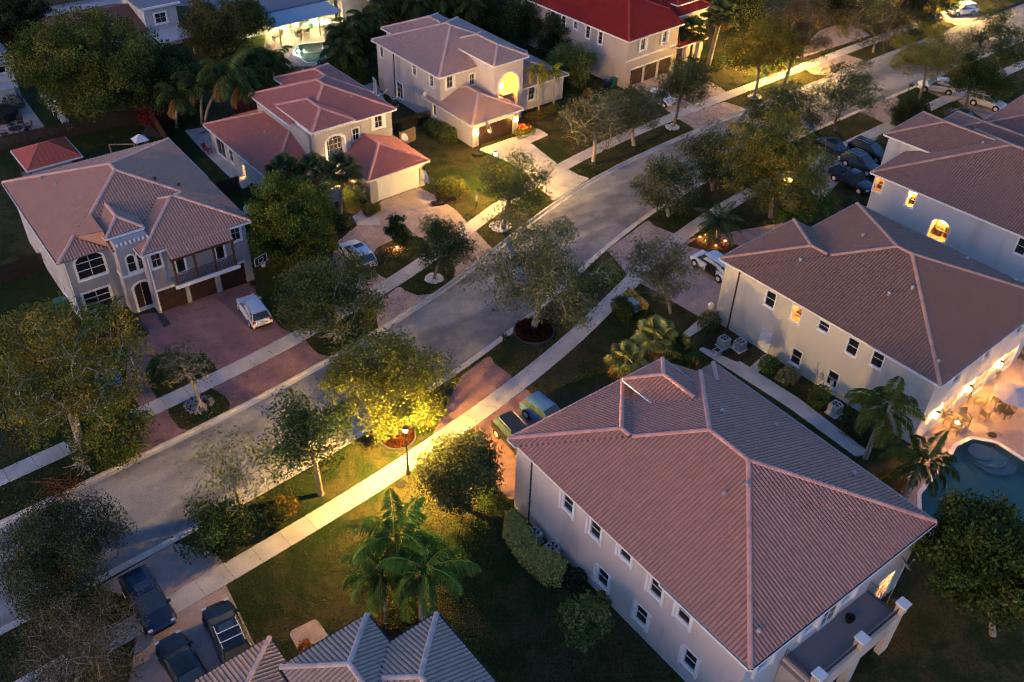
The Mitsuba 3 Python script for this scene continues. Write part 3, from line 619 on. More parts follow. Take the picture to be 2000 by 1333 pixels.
for x, y in ((12.5, 84), (13.2, 81.8), (20.3, 76.6), (21.9, 75.5)): vent(A_, x, y, 6.3 + .385*min(x-9.85, 25.3-x, y-70.6, 87.4-y), 'brown_wood' if y < 80 else 'pale_metal')
wpart(A_, 'drainpipe', MB().box((16.15, 68.98, 0), (16.25, 69.09, 6.1)).box((10.3, 71.58, 0), (10.38, 71.69, 6.1)), 'white_trim')
finish_house(A_)
# -- B: red tiled house with the white garage door
B = house('white_garage_house', 'grey two storey house with reddish stepped hip roofs and white double garage door', 40.2,
  [dict(r=(38.8, 79.2, 49.65, 91.3), z=6.4, s=.40, clip=[P((38.6, 79), (39.5, 79), (39.5, 82.4), (38.6, 82.4))], w=(39.3, 79.5, 49.25, 90.9)),
   dict(r=(43.0, 84, 49.8, 93.6), z=6.4, s=.40), dict(r=(39.2, 78.4, 44.1, 86), z=7.0, s=.40, w=(39.6, 78.8, 43.7, 85)),
   dict(r=(34.3, 78.6, 44.2, 94.2), z=3.0, s=.40), dict(r=(42.1, 73.08, 49.55, 84), z=3.0, s=.40)],
  (0.36, 0.345, 0.345), TILE_B, cap_col=(.58, .29, .23))
XB, XT, YB, YBT, YGB = ('x', 34.7), ('x', 39.6), ('y', 79.5), ('y', 78.8), ('y', 73.48)
panel_door(B, YGB, 46.0, 0, 5.2, 2.35, 'metal_white', 4, 8)
wset(B, YB, [(47.58,5.39)], .95, 1.35, rows=2, cols=2, trim=.11, style='shutters')
wset(B, YB, [(44.75, 4.75)], .8, 1.4, rows=2, cols=2, trim=.10)
window(B, YBT, 41.9, 4.55, 2.1, 2.3, rows=4, cols=4, shape=seg_arch(2.1, 2.3, .6), trim=.20, depth=.5, part='loggia_arch', sill=False, bar=.04)
for k in range(12): wpart(B, 'corbel', MB().box((39.66 + k*.34, 78.62, 6.45), (39.83 + k*.34, 78.795, 6.8)), 'white_trim')
for k in range(14): wpart(B, 'corbel', MB().box((39.45, 79.0 + k*.34, 6.45), (39.597, 79.17 + k*.34, 6.8)), 'white_trim')
window(B, XT, 81.5, 4.6, .55, 1.7, rows=1, cols=1, shape=arch(.55, 1.7), trim=.06, sill=False)
window(B, XB, 86.1,0.7, .7, 1.6, rows=2, cols=1, lit=(1.0, .72, .25), power=20)
wset(B, XB, [(88.91,1.31)], .9, 1.5, rows=2, cols=1)
window(B, XB, 91.5, 1.25, 2.2, 2.2, rows=1, cols=2, sill=False, part='sliding_door')
wset(B, YBT, [(40.9, 1.6)], .9, 1.5, rows=2, cols=2)
for x, y, z in ((45.6, 91.6, 7.2), (47.8, 84.2, 7.0), (37.6, 86, 4.3), (38.0, 84, 4.4), (38.2, 82.6, 4.4), (46, 82, 7.5)): vent(B, x, y, z, 'pale_metal', .1)
# courtyard wall and gate in front of the entry
t = MB().box((38.3, 76.0, -.2), (40.7, 76.25, 1.5)); t.c = [np.broadcast_to((.34, .34, .36), (8, 3))]; wpart(B, 'courtyard_wall', t, 'stucco_material', color=True)
wpart(B, 'courtyard_wall_cap', MB().box((38.2, 75.9, 1.5), (40.8, 76.35, 1.6)), 'white_trim')
m = MB()
for k in range(8): m.tube([(40.85 + k*.16, 76.1, .05), (40.85 + k*.16, 76.1, 1.7 + .35*math.sin(k/7*math.pi))], .016, 4)
m.tube([(40.85 + k*.16, 76.1, 1.7 + .35*math.sin(k/7*math.pi)) for k in range(8)], .025, 4); m.tube([(40.8, 76.1, .3), (42.0, 76.1, .3)], .025, 4); wpart(B, 'gate', m, 'black_metal')
m = MB().lathe(41.5, 77.9, [(0, 2.95), (.10, 2.9), (.16, 2.7), (.10, 2.45), (0, 2.42)], 10); wpart(B, 'entry_lamp', m, 'lamp_clear', emit=(110, 60, 18))
wpart(B, 'lamp_chain', MB().tube([(41.5, 77.9, 2.95), (41.5, 77.9, 3.3)], .012, 4), 'black_metal')
wpart(B, 'wall_lantern', MB().box((49.0, 73.28, 1.9), (49.16, 73.47, 2.3)), 'black_metal')
finish_house(B)
# -- C: mauve house with the lit entry arch
C = house('arched_entry_house', 'mauve two storey house with tall lit entry arch and lamps beside its dark garage door', 40.8,
  [dict(r=(58.88, 82.5, 71.9, 96.4), z=6.4, s=.40, w=(59.28, 82.9, 71.5, 96.0)), dict(r=(64.0, 79.0, 69.1, 88), z=7.7, s=.42, w=(64.4, 79.4, 68.7, 87)),
   dict(r=(62, 88, 70.6, 99), z=6.4, s=.40), dict(r=(58.84, 76.3, 66.3, 86), z=3.0, s=.40), dict(r=(66.5, 80.2, 76.8, 88.4), z=3.2, s=.36)],
  (0.50, 0.455, 0.455), TILE_C, cap_col=(.52, .36, .31))
XC, YC, XGC, YGC, YTC, YWC = ('x', 59.28), ('y', 82.9), ('x', 59.24), ('y', 76.7), ('y', 79.4), ('y', 80.6)
wset(C, XC, [(94.91,5.32), (88.01,5.47), (84.58,5.29)], .8, 1.5, rows=2, cols=2, trim=.11)
wset(C, XC, [(91.36,1.59)], 1.3, 2.0, rows=3, cols=2, trim=.12, sill=False, part='patio_door')
wset(C, YC, [(60.67,5.34)], .9, 1.5, rows=2, cols=2, trim=.12, style='wings')
wset(C, YC, [(63.9, 4.8)], .75, 1.4, rows=2, cols=2, trim=.11)
wset(C, XGC, [(84,1.91)], .7, 1.4, rows=2, cols=2, trim=.10)
panel_door(C, YGC, 62.6, 0, 5.0, 2.3, 'dark_wood_door', 4, 8, trim_mat='white_trim')
window(C, YWC, 71.22,2.11, 1.0, 1.9, rows=3, cols=2, shape=arch(1.0, 1.9), trim=.16)
# the entry alcove
Ae = MB(); Afr, org = frame_of(YTC); Afr[:3, 3] = org(66.55, 0.0); up_prism(Ae, arch(2.9, 6.2), -2.6, .05, Afr); v, f, _ = Ae.done(); mm = trimesh.Trimesh(v, f); mm.merge_vertices()
if mm.volume < 0: mm.invert()
HOUSES[C]['cut'] = HOUSES[C]['cut'] + m3.Manifold(m3.Mesh(np.asarray(mm.vertices, np.float32), np.asarray(mm.faces, np.uint32)))
t = MB(); up_prism(t, arch(2.9, 6.2).buffer(.2, join_style=2).difference(arch(2.9, 6.2)).intersection(sbox(-3, 3.6, 3, 9)), .0, .07, Afr); wpart(C, 'arch_trim', t, 'white_trim')
wpart(C, 'front_door', MB().box((65.9, 81.90, .02), (67.2, 81.97, 2.4)), 'dark_wood_door')
wpart(C, 'entry_lamp', MB().lathe(66.55, 80.6, [(0, 4.6), (.14, 4.5), (.22, 4.2), (.14, 3.9), (0, 3.85)], 10), 'lamp_clear', emit=(30, 10.5, .5), ew=1.5)
wpart(C, 'lamp_chain', MB().tube([(66.55, 80.6, 4.6), (66.55, 80.6, 6.1)], .015, 4), 'black_metal')
def sconce(key, face, u, z, power, part='wall_lamp', s=1.0):
    A, org = frame_of(face); A[:3, 3] = org(u, z); M = A
    lk = wpart(key, part, MB().box((-.06*s, .0, -.2*s), (.06*s, .03, .25*s), M=M).box((-.13*s, .05, .22*s), (.13*s, .3*s, .27*s), M=M).box((-.10*s, .06, -.2*s), (.10*s, .26*s, -.17*s), M=M), 'black_metal')
    wpart(key, part + '__glass', MB().box((-.09*s, .065, -.165*s), (.09*s, .25*s, .215*s), M=M), 'lamp_clear', emit=power, key=lk + '__glass', ew=1.2)
sconce(C, YGC, 59.75, 1.75, (60, 30, 6.5)); sconce(C, YGC, 65.5, 1.75, (60, 30, 6.5))
for x, y, z in ((62.5, 86.5, 7.8), (64.5, 84.2, 7.1), (63, 83.7, 6.9), (62, 90, 7.5)): vent(C, x, y, z, 'pale_metal', .1)
wpart(C, 'drainpipe', MB().box((59.18, 92.2, 0), (59.27, 92.3, 6.2)), 'gutter_dark')
finish_house(C)
# -- D: deep red roof at the top
D = house('red_roofed_house', 'beige two storey house with deep red roof and a row of white side windows', 42.5,
  [dict(r=(86.6, 75.1, 99.7, 96), z=6.4, s=.40, clip=[P((97.0, 75), (99.8, 75), (99.8, 78), (97, 78))], w=(87.0, 75.5, 96.6, 95.6)), dict(r=(95, 77.2, 105.5, 92), z=6.4, s=.40),
   dict(r=(99.1, 78.2, 103.3, 86), z=7.4, s=.42), dict(r=(96.4, 74.9, 102.2, 80), z=3.4, s=.3, nowall=True)],
  (0.42, 0.37, 0.335), TILE_D, cap_col=(.32, .04, .025), walls=[((98.5, 75.3, -.5), (99.1, 75.9, 3.3)), ((101.2, 75.3, -.5), (101.8, 75.9, 3.3))])
XD, YD = ('x', 87.0), ('y', 75.5)
wset(D, XD, [(89.22,5.29), (87.14,5.25), (82.59,5.26), (80.34,5.17)], .75, 1.6, rows=3, cols=1, trim=.12)
wset(D, XD, [(84.88,5.44)], .75, .95, rows=2, cols=2, trim=.12)
wset(D, YD, [(89.79,5.19), (93.86,5.24)], .9, 1.5, rows=2, cols=2, trim=.14, style='wings')
for u in (89.2, 91.9, 94.6): panel_door(D, YD, u, 0, 2.3, 2.2, 'dark_wood_door')
wpart(D, 'string_course', MB().box((86.95, 75.40, 3.5), (96.6, 75.497, 3.72)), 'white_trim')
window(D, ('y', 77.6), 97.6, 1.6, .9, 1.6, rows=2, cols=1)
finish_house(D)
# -- F: cream house with brown roof and lit patio
F_ = house('brown_roofed_house', 'cream two storey house with brown hip roof beside the lit pool patio', 41.16,
  [dict(r=(56.4, 18.05, 73.6, 36.6), z=6.5, s=.365), dict(r=(56.4, 24, 66.5, 38.4), z=6.5, s=.365)], (0.56, 0.535, 0.455), TILE_F, cap_col=(.46, .27, .20))
XF, YF = ('x', 56.8), ('y', 18.45)
wset(F_, XF, [(33.09,5.15), (25.25,5.19), (23.09,5.39)], .95, 1.5, trim=.05)
window(F_, XF, 30.53,5.17, .95, 1.5, trim=.05, lit=(1.0, .42, .08), power=7)
wset(F_, XF, [(27.97,5.5)], .95, .9, trim=.05)
wset(F_, XF, [(29.51,1.35), (25.98,1.4)], .95, 1.5, trim=.05)
wpart(F_, 'side_door', MB().box((56.74, 32.1, 0.02), (56.797, 33.2, 2.15)), 'metal_white')
for u in (61.2, 66.0, 70.6): window(F_, YF, u, 1.25, 2.6, 2.4, rows=3, cols=3, lit=(1.0, .60, .18), power=2.2, sill=False, part='patio_door', bar=.05)
for u in (58.9, 63.7, 68.5): sconce(F_, YF, u, 2.0, (80, 38, 7.5), s=1.25)
for u, z in ((60.5, 5), (65, 5), (70, 5)): window(F_, YF, u, z, 1.2, 1.5)
for x, y in ((60.8, 25.6), (62.2, 24.6), (59.7, 33), (57.9, 19.3), (66, 31.5), (72, 25), (72.6, 21)): vent(F_, x, y, 6.5 + .365*min(x-56.4, 73.6-x, y-18.05, (38.4 if x < 66 else 36.6)-y), 'pale_metal')
wpart(F_, 'drainpipe', MB().box((56.7, 36.4, 0), (56.79, 36.5, 6.3)), 'brown_wood')
m = MB()
for a, b in (((56.77, 27.5, 2.2), (56.77, 27.5, .8)), ((56.77, 26.9, 1.6), (56.77, 26.9, .6)), ((56.77, 25.9, 1.5), (56.77, 25.9, .6)), ((56.77, 28.2, .9), (56.77, 25.9, .8))): m.tube([a, b], .035, 5)
for y, z in ((27.5, 1.0), (26.9, .9), (25.9, .9)): m.box((56.66, y-.14, z), (56.78, y+.14, z+.45))
wpart(F_, 'utility_meter', m, 'pale_metal')
finish_house(F_)
# -- G: pale house with lit windows
G_ = house('pale_lit_house', 'pale blue-white house with brown roof and glowing windows at the right edge', 44.167,
  [dict(r=(82.05, 12, 99.5, 35.1), z=6.4, s=.40), dict(r=(88.3, 24, 96.3, 37.6), z=7.5, s=.40), dict(r=(93, 22, 102, 36.2), z=6.4, s=.4)], (0.50, 0.52, 0.545), TILE_G, cap_col=(.42, .26, .19))
XG = ('x', 82.45)
wset_g = [(34.2,5.33), (30.71,5.17)]
window(G_, XG, *wset_g[0], .9, 1.7, trim=.1, lit=(1.0, .42, .08), power=3.0); window(G_, XG, *wset_g[1], .9, 1.7, trim=.1, lit=(1.0, .60, .14), power=14)
window(G_, XG, 27.22,3.39, 1.9, 2.2, rows=2, cols=2, shape=seg_arch(1.9, 2.2, .6), trim=.10, lit=(1.0, .50, .10), power=10)
wset(G_, XG, [(19.91,5.18)], .9, 1.6)
for x, y in ((88, 20), (91, 29)): vent(G_, x, y, 6.4 + .4*min(x-82.05, 35.1-y))
finish_house(G_)
# -- H: mauve roofs along the bottom edge
H_ = house('mauve_tiled_house', 'house of mauve tiled hip roofs at the bottom edge of the view', 40.0,
  [dict(r=(8.6, 8, 13.85, 27.95), z=6.0, s=.40), dict(r=(10.3, 6, 16.9, 25.7), z=6.0, s=.40), dict(r=(1.6, 14, 9.6, 31.9), z=3.0, s=.40)], (0.50, 0.45, 0.42), TILE_H, singles=300, gutter='gutter_dark', cap_col=(.50, .38, .34))
vent(H_, 15.4, 20.4, 6.5, 'black_metal', .07)
finish_house(H_)
# -- a further roof at the right edge, and houses behind the far gardens
I_ = house('right_edge_house', 'dark brown roofed house cut off by the right edge, beyond the pale house', 45.0, [dict(r=(97.23,40.75) + (124, 41), z=6.4, s=.4)], (.5, .47, .43), TILE_G, cap_single=False) if False else None
# ---- plants
OLIVE, DARK, MID, YEL, GREY, PALMC = (0.050, 0.062, 0.018), (0.018, 0.034, 0.014), (0.038, 0.060, 0.020), (0.105, 0.088, 0.016), (0.060, 0.066, 0.036), (0.040, 0.085, 0.018)
def rand_unit(r, n):
    v = r.normal(size=(n, 3)); return v/np.linalg.norm(v, axis=1, keepdims=True)
def leaves(mb, r, pts, L, W, cols, up=.35, fold=False):
    """rhombic leaves at the points"""
    n = len(pts); d = rand_unit(r, n); nr = rand_unit(r, n) + [0, 0, up]; s = np.cross(d, nr); s /= np.linalg.norm(s, axis=1, keepdims=True) + 1e-9
    k = r.uniform(.7, 1.3, (n, 1)); a = pts - d*L*.5*k; b = pts + d*L*.5*k; m = pts + d*L*.08*k
    v = np.stack([a, m + s*W*.5*k, b, m - s*W*.5*k], 1).reshape(-1, 3)
    f = (np.arange(n)[:, None]*4 + np.array([0, 1, 2, 3])).astype(int)
    mb.add(v, f, np.repeat(np.clip(cols, 0, 1), 4, 0))
def tones(r, n, base, spread=.22, hue=.10):
    t = r.normal(1, spread, (n, 1)).clip(.35, 1.9); h = r.normal(0, hue, (n, 1))
    return np.array(base)*t*np.hstack([1 + h, np.ones((n, 1)), 1 - h*.5])
SEED = [100]; LEAF = np.array([2.25, 2.05, 1.75])
def tree(label, spec, name='street_tree', col=OLIVE, col2=None, tips=110, per=55, leaf=(.25, .13), flat=.8, trunk=.17, bare=0.0, group=None, bark='bark_material', low=.62, roots=0, sigma=.42, twig=1.0, cat='tree', multi=1):
    bx, by, cx, cy_, cz, R = spec; SEED[0] += 1; r = np.random.default_rng(SEED[0]); key = thing(name, label, cat, group)
    base = np.array([bx, by, 0.]); cen = np.array([cx, cy_, max(cz, R*flat*.75 + .4)])
    fork = base*.35 + cen*.65; fork[2] = max(.5, cen[2] - R*flat*low)
    tb, cr = MB(), MB()
    # tips fill the crown, more of them outside, in a few big boughs with gaps between
    d = rand_unit(r, tips*3); rad = r.uniform(0, 1, (tips*3, 1))**.45
    q = d*rad; lump = meshkit.noise(d*2.1 + SEED[0]*1.7, 3); keep = (lump > (.43 if name == 'street_tree' else .36)) & (q[:, 2] > -.72); q = q[keep][:tips]
    T_ = cen + q*[R, R, R*flat]*(.72 + .5*lump[keep][:len(q), None])
    nodes = [base, base*.5 + fork*.5 + np.append(r.normal(0, .10, 2), 0), fork]; par = [-1, 0, 1]; rad0 = []
    tgt = T_[np.argsort(np.linalg.norm(T_ - fork, axis=1))]
    N = np.array(nodes); tipid = []; chains = []
    for t in tgt:
        dist = np.linalg.norm(N[2:] - t, axis=1); away = np.linalg.norm(N[2:] - fork, axis=1); tf = np.linalg.norm(t - fork)
        cost = dist + away*.35 + (away > tf)*3 + (len(N) > 400)*0; j = int(np.argmin(cost)) + 2
        p0 = N[j]; L = np.linalg.norm(t - p0); k = max(2, int(L/.55)); new = []
        bend = r.normal(0, .10*L, 3); bend[2] += .10*L
        prev = j
        for i in range(1, k + 1):
            u = i/k; p = p0*(1-u) + t*u + bend*4*u*(1-u)*.5 + (r.normal(0, .03, 3) if i < k else 0)
            N = np.vstack([N, p]); par.append(prev); prev = len(N) - 1; new.append(prev)
        tipid.append(prev); chains.append([j] + new)
    cnt = np.zeros(len(N)); 
    for t in tipid:
        while t >= 0: cnt[t] += 1; t = par[t]
    rr = trunk*(np.maximum(cnt, 1)/cnt.max())**.48*twig; rr = np.maximum(rr, .014)
    n_tr = 2
    tb.tube([base - [0, 0, .3], base + (nodes[1]-base)*.12, nodes[1], fork], [trunk*1.75, trunk*1.22, trunk*1.05, trunk], 8, caps=False)
    for c in chains:
        rc = rr[c].copy(); rc[0] = min(rc[0], rc[1]*1.35) if len(c) > 1 else rc[0]
        tb.tube(N[c], rc, 5 if rc[0] > .05 else 3, caps=False)
    tb.put(key, 'trunk', bark)
    if roots:
        rb = MB()
        for i in range(roots*2):
            a = i*2*math.pi/roots + r.normal(0, .3); L = r.uniform(.5, 1.5); w = r.normal(0, .5)
            pts = [base + [math.cos(a + w*u)*L*u + math.cos(a)*trunk, math.sin(a + w*u)*L*u + math.sin(a)*trunk, .26*(1-u)**3 + .035*math.sin(9*u + i) - .01] for u in np.linspace(0, 1, 9)]
            rb.tube(pts, np.linspace(.085, .02, 9), 5)
        rb.put(key, 'root', 'pale_bark_material')
    ti = [t for t in tipid if r.uniform() > bare]
    if ti and per:
        tp = N[ti]; # also along the last shoots
        per = int(per*(1.75 if name == 'street_tree' else 2.0)); leaf = (leaf[0]*.86, leaf[1]*.86); k = np.repeat(np.arange(len(ti)), per); pts = tp[k] + sigma*1.12*np.clip(r.normal(0, 1, (len(k), 3)), -1.45, 1.45)*[1, 1, .7]
        tone = r.normal(1, .20, (len(ti), 1)).clip(.5, 1.6); pick = (r.uniform(size=(len(ti), 1)) < .32) if col2 is not None else np.zeros((len(ti), 1), bool)
        bc = np.where(pick, np.array(col2 if col2 is not None else col), np.array(col))*tone
        cols = bc[k]*tones(r, len(k), (1, 1, 1), .24, .10); leaves(cr, r, pts, leaf[0], leaf[1], cols)
        cr.c = [c*LEAF for c in cr.c]; cr.put(key, 'crown', 'leaf_material', color=True)
    return key
def bush(label, pts_fn, name='bush', n=900, leaf=(.2, .11), col=MID, col2=None, group=None, cat='bush', seed=None, stems=None):
    SEED[0] += 1; r = np.random.default_rng(SEED[0]); key = thing(name, label, cat, group); cr = MB(); p = pts_fn(r, n)
    c = tones(r, len(p), col, .28)
    if col2 is not None: m = r.uniform(size=len(p)) < .25; c[m] = tones(r, int(m.sum()), col2, .2)
    leaves(cr, r, p, leaf[0], leaf[1], c*LEAF*1.1); cr.put(key, 'foliage', 'leaf_material', color=True)
    return key
def ball(x, y, z, R, fz=.8):
    def fn(r, n):
        d = rand_unit(r, n); k = r.uniform(.45, 1, (n, 1))**.6*(.8 + .4*meshkit.noise(d*2.5 + x, 1)[:, None]); q = d*k*[R, R, R*fz] + [x, y, z]; return q[q[:, 2] > .03]
    return fn
def poly_hedge(poly, h):
    def fn(r, n):
        x0, y0, x1, y1 = poly.bounds; p = np.c_[r.uniform(x0, x1, n*4), r.uniform(y0, y1, n*4)]; p = p[shapely.contains_xy(poly, p[:, 0], p[:, 1])][:n]
        m = shapely.distance(shapely.points(p), poly.exterior) ; edge = m < .22
        z = np.where(edge, r.uniform(.05, 1, len(p)), r.uniform(.72, 1.03, len(p)))*h*(.88 + .2*meshkit.noise(np.c_[p*1.3, p[:, 0]*0], 2))
        return np.c_[p, z]
    return fn
def frond(mb, r, base, az, el, L, col, droop=1.0, nl=26, lw=.055, ll=.62, vee=.5, twist=0.0):
    """one feather frond: arching rachis with hanging leaflets"""
    d = np.array([math.cos(az), math.sin(az), 0]); n = 9; u = np.linspace(0, 1, n); ang = el - droop*1.55*u**1.5
    st = L/(n-1); P_ = [np.array(base, float)]
    for i in range(1, n): P_.append(P_[-1] + st*(d*math.cos(ang[i]) + np.array([0, 0, math.sin(ang[i])])))
    P_ = np.array(P_); mb.tube(P_, np.linspace(.035, .008, n), 4, np.array(col)*1.5 + [.02, .02, 0])
    s = np.array([-d[1], d[0], 0]); t = np.linspace(.16, 1, nl); pos = np.c_[[np.interp(t, u, P_[:, k]) for k in range(3)]].T; tan = np.gradient(P_, axis=0); tg = np.c_[[np.interp(t, u, tan[:, k]) for k in range(3)]].T; tg /= np.linalg.norm(tg, axis=1, keepdims=True)
    ln = ll*np.sin(np.pi*(.16 + .80*t))[:, None]**.7*r.uniform(.85, 1.12, (nl, 1))*L/3.0
    for sg in (-1, 1):
        o = s*sg*.80 + tg*.48 + np.c_[np.zeros((nl, 2)), r.normal(-.42*vee*2, .16, nl)]; o /= np.linalg.norm(o, axis=1, keepdims=True)
        mid = pos + o*ln*.55; tip = pos + o*ln + [0, 0, -1]*ln*.28; w = tg*lw*L/3.0
        v = np.stack([pos, mid + w, tip, mid - w], 1).reshape(-1, 3); f = np.arange(nl)[:, None]*4 + np.array([0, 1, 2, 3])
        mb.add(v, f, np.repeat(np.clip(tones(r, nl, col, .2)*LEAF, 0, 1), 4, 0))
def palm(label, base, top, L=2.8, n=13, name='palm_tree', col=PALMC, group=None, trunk=.16, droop=1.0, nl=26, dead=0, cat='palm', col2=None, lw=.055, bark='pale_bark_material', el=(1.25, -.05), ll=.62, vee=.5):
    SEED[0] += 1; r = np.random.default_rng(SEED[0]); key = thing(name, label, cat, group); b, t = np.array(base, float), np.array(top, float)
    if len(b) == 2: b = np.append(b, 0.)
    m = MB(); k = np.linspace(0, 1, 12); c = np.array([b*(1-u) + t*u + [0, 0, 0] + np.array([(t-b)[0], (t-b)[1], 0])*(.5*u*(u-1)) for u in k])
    m.tube(np.vstack([b - [0, 0, .2], c]), np.r_[trunk*1.5, trunk*(1.25 - .35*k + .05*np.sin(k*60))], 9, caps=False); m.put(key, 'trunk', bark)
    m = MB().tube([t - [0, 0, .25], t + [0, 0, .3], t + [0, 0, .65]], [trunk*.8, trunk*.7, .03], 8, (0.06, 0.09, 0.03)); m.put(key, 'crownshaft', 'leaf_material', color=True)
    for i in range(n):
        az = i*2.399 + r.normal(0, .15); q = i/(n-1); e = el[0]*(1-q) + el[1]*q + r.normal(0, .08)
        m = MB(); c_ = col if not (dead and i >= n - dead) else (.10, .065, .03)
        frond(m, r, t + [0, 0, .25], az, e, L*r.uniform(.85, 1.1), np.array(c_)*r.uniform(.75, 1.25), droop*r.uniform(.85, 1.15), nl, lw, ll, vee); m.put(key, 'frond', 'leaf_material', color=True)
    return key
def fan_palm(label, base, top, R=1.5, n=16, name='fan_palm', col=(.055, .085, .030), group=None, trunk=.18, cat='palm'):
    SEED[0] += 1; r = np.random.default_rng(SEED[0]); key = thing(name, label, cat, group); b, t = np.append(np.array(base, float)[:2], 0.), np.array(top, float)
    MB().tube([b - [0, 0, .2], b*.5 + t*.5, t], [trunk*1.2, trunk, trunk], 9, caps=False).put(key, 'trunk', 'bark_material')
    for i in range(n):
        az = i*2.399; q = i/(n-1); e = 1.25 - 1.75*q + r.normal(0, .1); m = MB(); d = np.array([math.cos(az)*math.cos(e), math.sin(az)*math.cos(e), math.sin(e)]); pl = R*r.uniform(.45, .6)
        h = t + d*pl; m.tube([t, h], [.02, .012], 4, np.array(col)*1.3)
        s = np.cross(d, [0, 0, 1.]); s /= np.linalg.norm(s) + 1e-9; w = np.cross(s, d); c_ = np.array(col)*r.uniform(.7, 1.35) if i < n - 2 else np.array((.11, .08, .035)); nb = 18
        for a in np.linspace(-1.9, 1.9, nb):
            o = d*math.cos(a) + s*math.sin(a); ln = R*.62*(1 - .10*abs(a)); mid = h + o*ln*.55 + w*.05; tip = h + o*ln - [0, 0, ln*(.22 + .1*r.uniform())]; x = (s*math.cos(a) - d*math.sin(a))*.045*R
            m.add([h, mid + x, tip, mid - x], [[0, 1, 2, 3]], np.clip(c_*LEAF*r.uniform(.75, 1.25), 0, 1))
        m.put(key, 'frond', 'leaf_material', color=True)
    return key

# -- street trees, near side
tree('sparse dark tree over the road at the lower left corner', (1.69,44.5,2.47,44.45,3.23,3.8), tips=300, per=80, col=(.036, .042, .024), col2=DARK, leaf=(.17, .09), sigma=.40)
tree('nearly bare grey tree beside the dark cars, lower left corner', (0.14,38.12,1.19,38.09,1.89,3.27), tips=320, per=30, col=(.050, .048, .036), leaf=(.16, .08), sigma=.36, bark='pale_bark_material', trunk=.14)
tree('thin tree with bare upper twigs by the kerb above the dark cars', (13.22,43.81,13.15,43.84,4.33,3.08), tips=90, per=14, col=(.085, .095, .03), bark='pale_bark_material', trunk=.13, bare=.25)
tree('low dense green tree overlapping the near kerb beside the bare-topped tree', (11.87,42.34,10.95,42.58,1.74,2.07), tips=60, per=50, col=DARK, col2=MID, trunk=.10)
tree('green forked tree left of the near street lamp', (18.42,42.14,18.14,42.26,6.13,3.37), tips=95, per=46, col=DARK, col2=MID, trunk=.17, roots=0)
tree('large tree glowing yellow beside the near street lamp', (25.73,43.88,25.53,43.99,5.65,4.52), tips=200, per=56, col=OLIVE, col2=(.075, .085, .02), trunk=.20, flat=.62)
tree('large olive tree over a ring of red plants in the middle of the view', (42.56,47.83,42.95,47.48,6.46,6.32), tips=270, per=36, col=GREY, col2=OLIVE, trunk=.24, bark='pale_bark_material', flat=.64)
tree('thin grey-leaved tree beside the open white minivan', (53.66,42.16,52.81,43.21,4.18,3.27), tips=120, per=30, col=GREY, trunk=.12, sigma=.36)
tree('pale-trunked tree beside the mailbox at the tan apron', (65.54,53.91,65.12,54.41,3.72,3.39), tips=120, per=50, col=GREY, col2=DARK, trunk=.15, bark='pale_bark_material')
tree('dark tree behind the pale-trunked tree with a bin beneath', (73.29,54.76,72.74,55.48,4.24,3.32), tips=110, per=50, col=DARK, col2=GREY, trunk=.15)
tree('broad yellow-green tree in front of the row of dark cars', (73.95,47.43,73.56,48.04,6.15,5.48), tips=210, per=75, col=OLIVE, col2=YEL, trunk=.2, flat=.9, leaf=(.28, .15))
tree('dark crown behind the broad yellow-green tree', (90.48,56.69,88.87,59.1,2.55,4.3), tips=120, per=60, col=DARK, col2=GREY)
tree('sparse tree on the corner opposite the far lit sidewalk', (96.15,55.76,96.24,55.61,4.67,4.31), tips=110, per=45, col=DARK, col2=GREY, trunk=.14)
tree('wide feathery yellow tree over the parked white off-roader', (112.72,54.83,112.44,55.4,6.43,5.48), tips=170, per=70, col=(.070, .074, .018), col2=OLIVE, flat=.6, leaf=(.24, .10))
tree('dark tree between the white off-roader and the white pickup', (115.31,49.87,115.13,50.27,4.25,2.92), tips=110, per=60, col=DARK)
tree('dark tree at the upper right edge', (129.34,52.07,128.38,54.33,4.45,5.13), tips=120, per=60, col=DARK, col2=GREY)
tree('small tree by the pale hatchback at the right edge', (119.91,47.92,119.62,48.61,2.24,2.27), tips=60, per=50, col=MID, name='small_tree')
tree('low leafy shoots glowing brightest yellow left of the near street lamp', (24.65,43.75,24.88,43.61,2.07,1.27), tips=45, per=34, col=OLIVE, col2=(.075, .085, .02), trunk=.06, name='small_tree', sigma=.30)
tree('low leafy shoots glowing yellow behind the near street lamp', (27.57,43.45,27.74,43.34,1.69,1.15), tips=40, per=34, col=OLIVE, col2=(.075, .085, .02), trunk=.06, name='small_tree', sigma=.30)
# -- street trees, far side
tree('huge spreading tree with pale surface roots and yellowing leaves at the left', (6.46,54.95,7,54.88,7.92,5.54), tips=280, per=46, col=OLIVE, col2=(.125, .095, .02), trunk=.30, bark='pale_bark_material', roots=9, flat=.8, low=.5)
tree('low green tree in front of the huge spreading tree', (7.75,54.93,8.65,54.79,1.65,2.43), tips=100, per=60, col=MID, col2=DARK, trunk=.12, name='small_tree')
tree('yellow-tipped tree at the left edge below the brown fence', (5.3,65.79,7.01,65.61,4.18,3.04), tips=130, per=50, col=OLIVE, col2=(.125, .09, .02), bark='pale_bark_material')
tree('leafless grey tree in the island of the red driveway', (15.62,55.69,15.13,55.83,4.31,2.2), tips=150, per=3, col=(.06, .06, .04), bark='pale_bark_material', trunk=.11, roots=7, sigma=.2)
tree('rounded tree with white surface roots beside the red apron', (28.42,57,28.39,57.02,4.3,4.28), tips=190, per=58, col=(.060, .070, .030), col2=OLIVE, trunk=.20, bark='pale_bark_material', roots=10, flat=.58)
tree('small tree in a ring of white stones beside a mailbox', (39.85,58.99,40.68,58.41,3.79,2.48), tips=95, per=55, col=DARK, col2=GREY, trunk=.12)
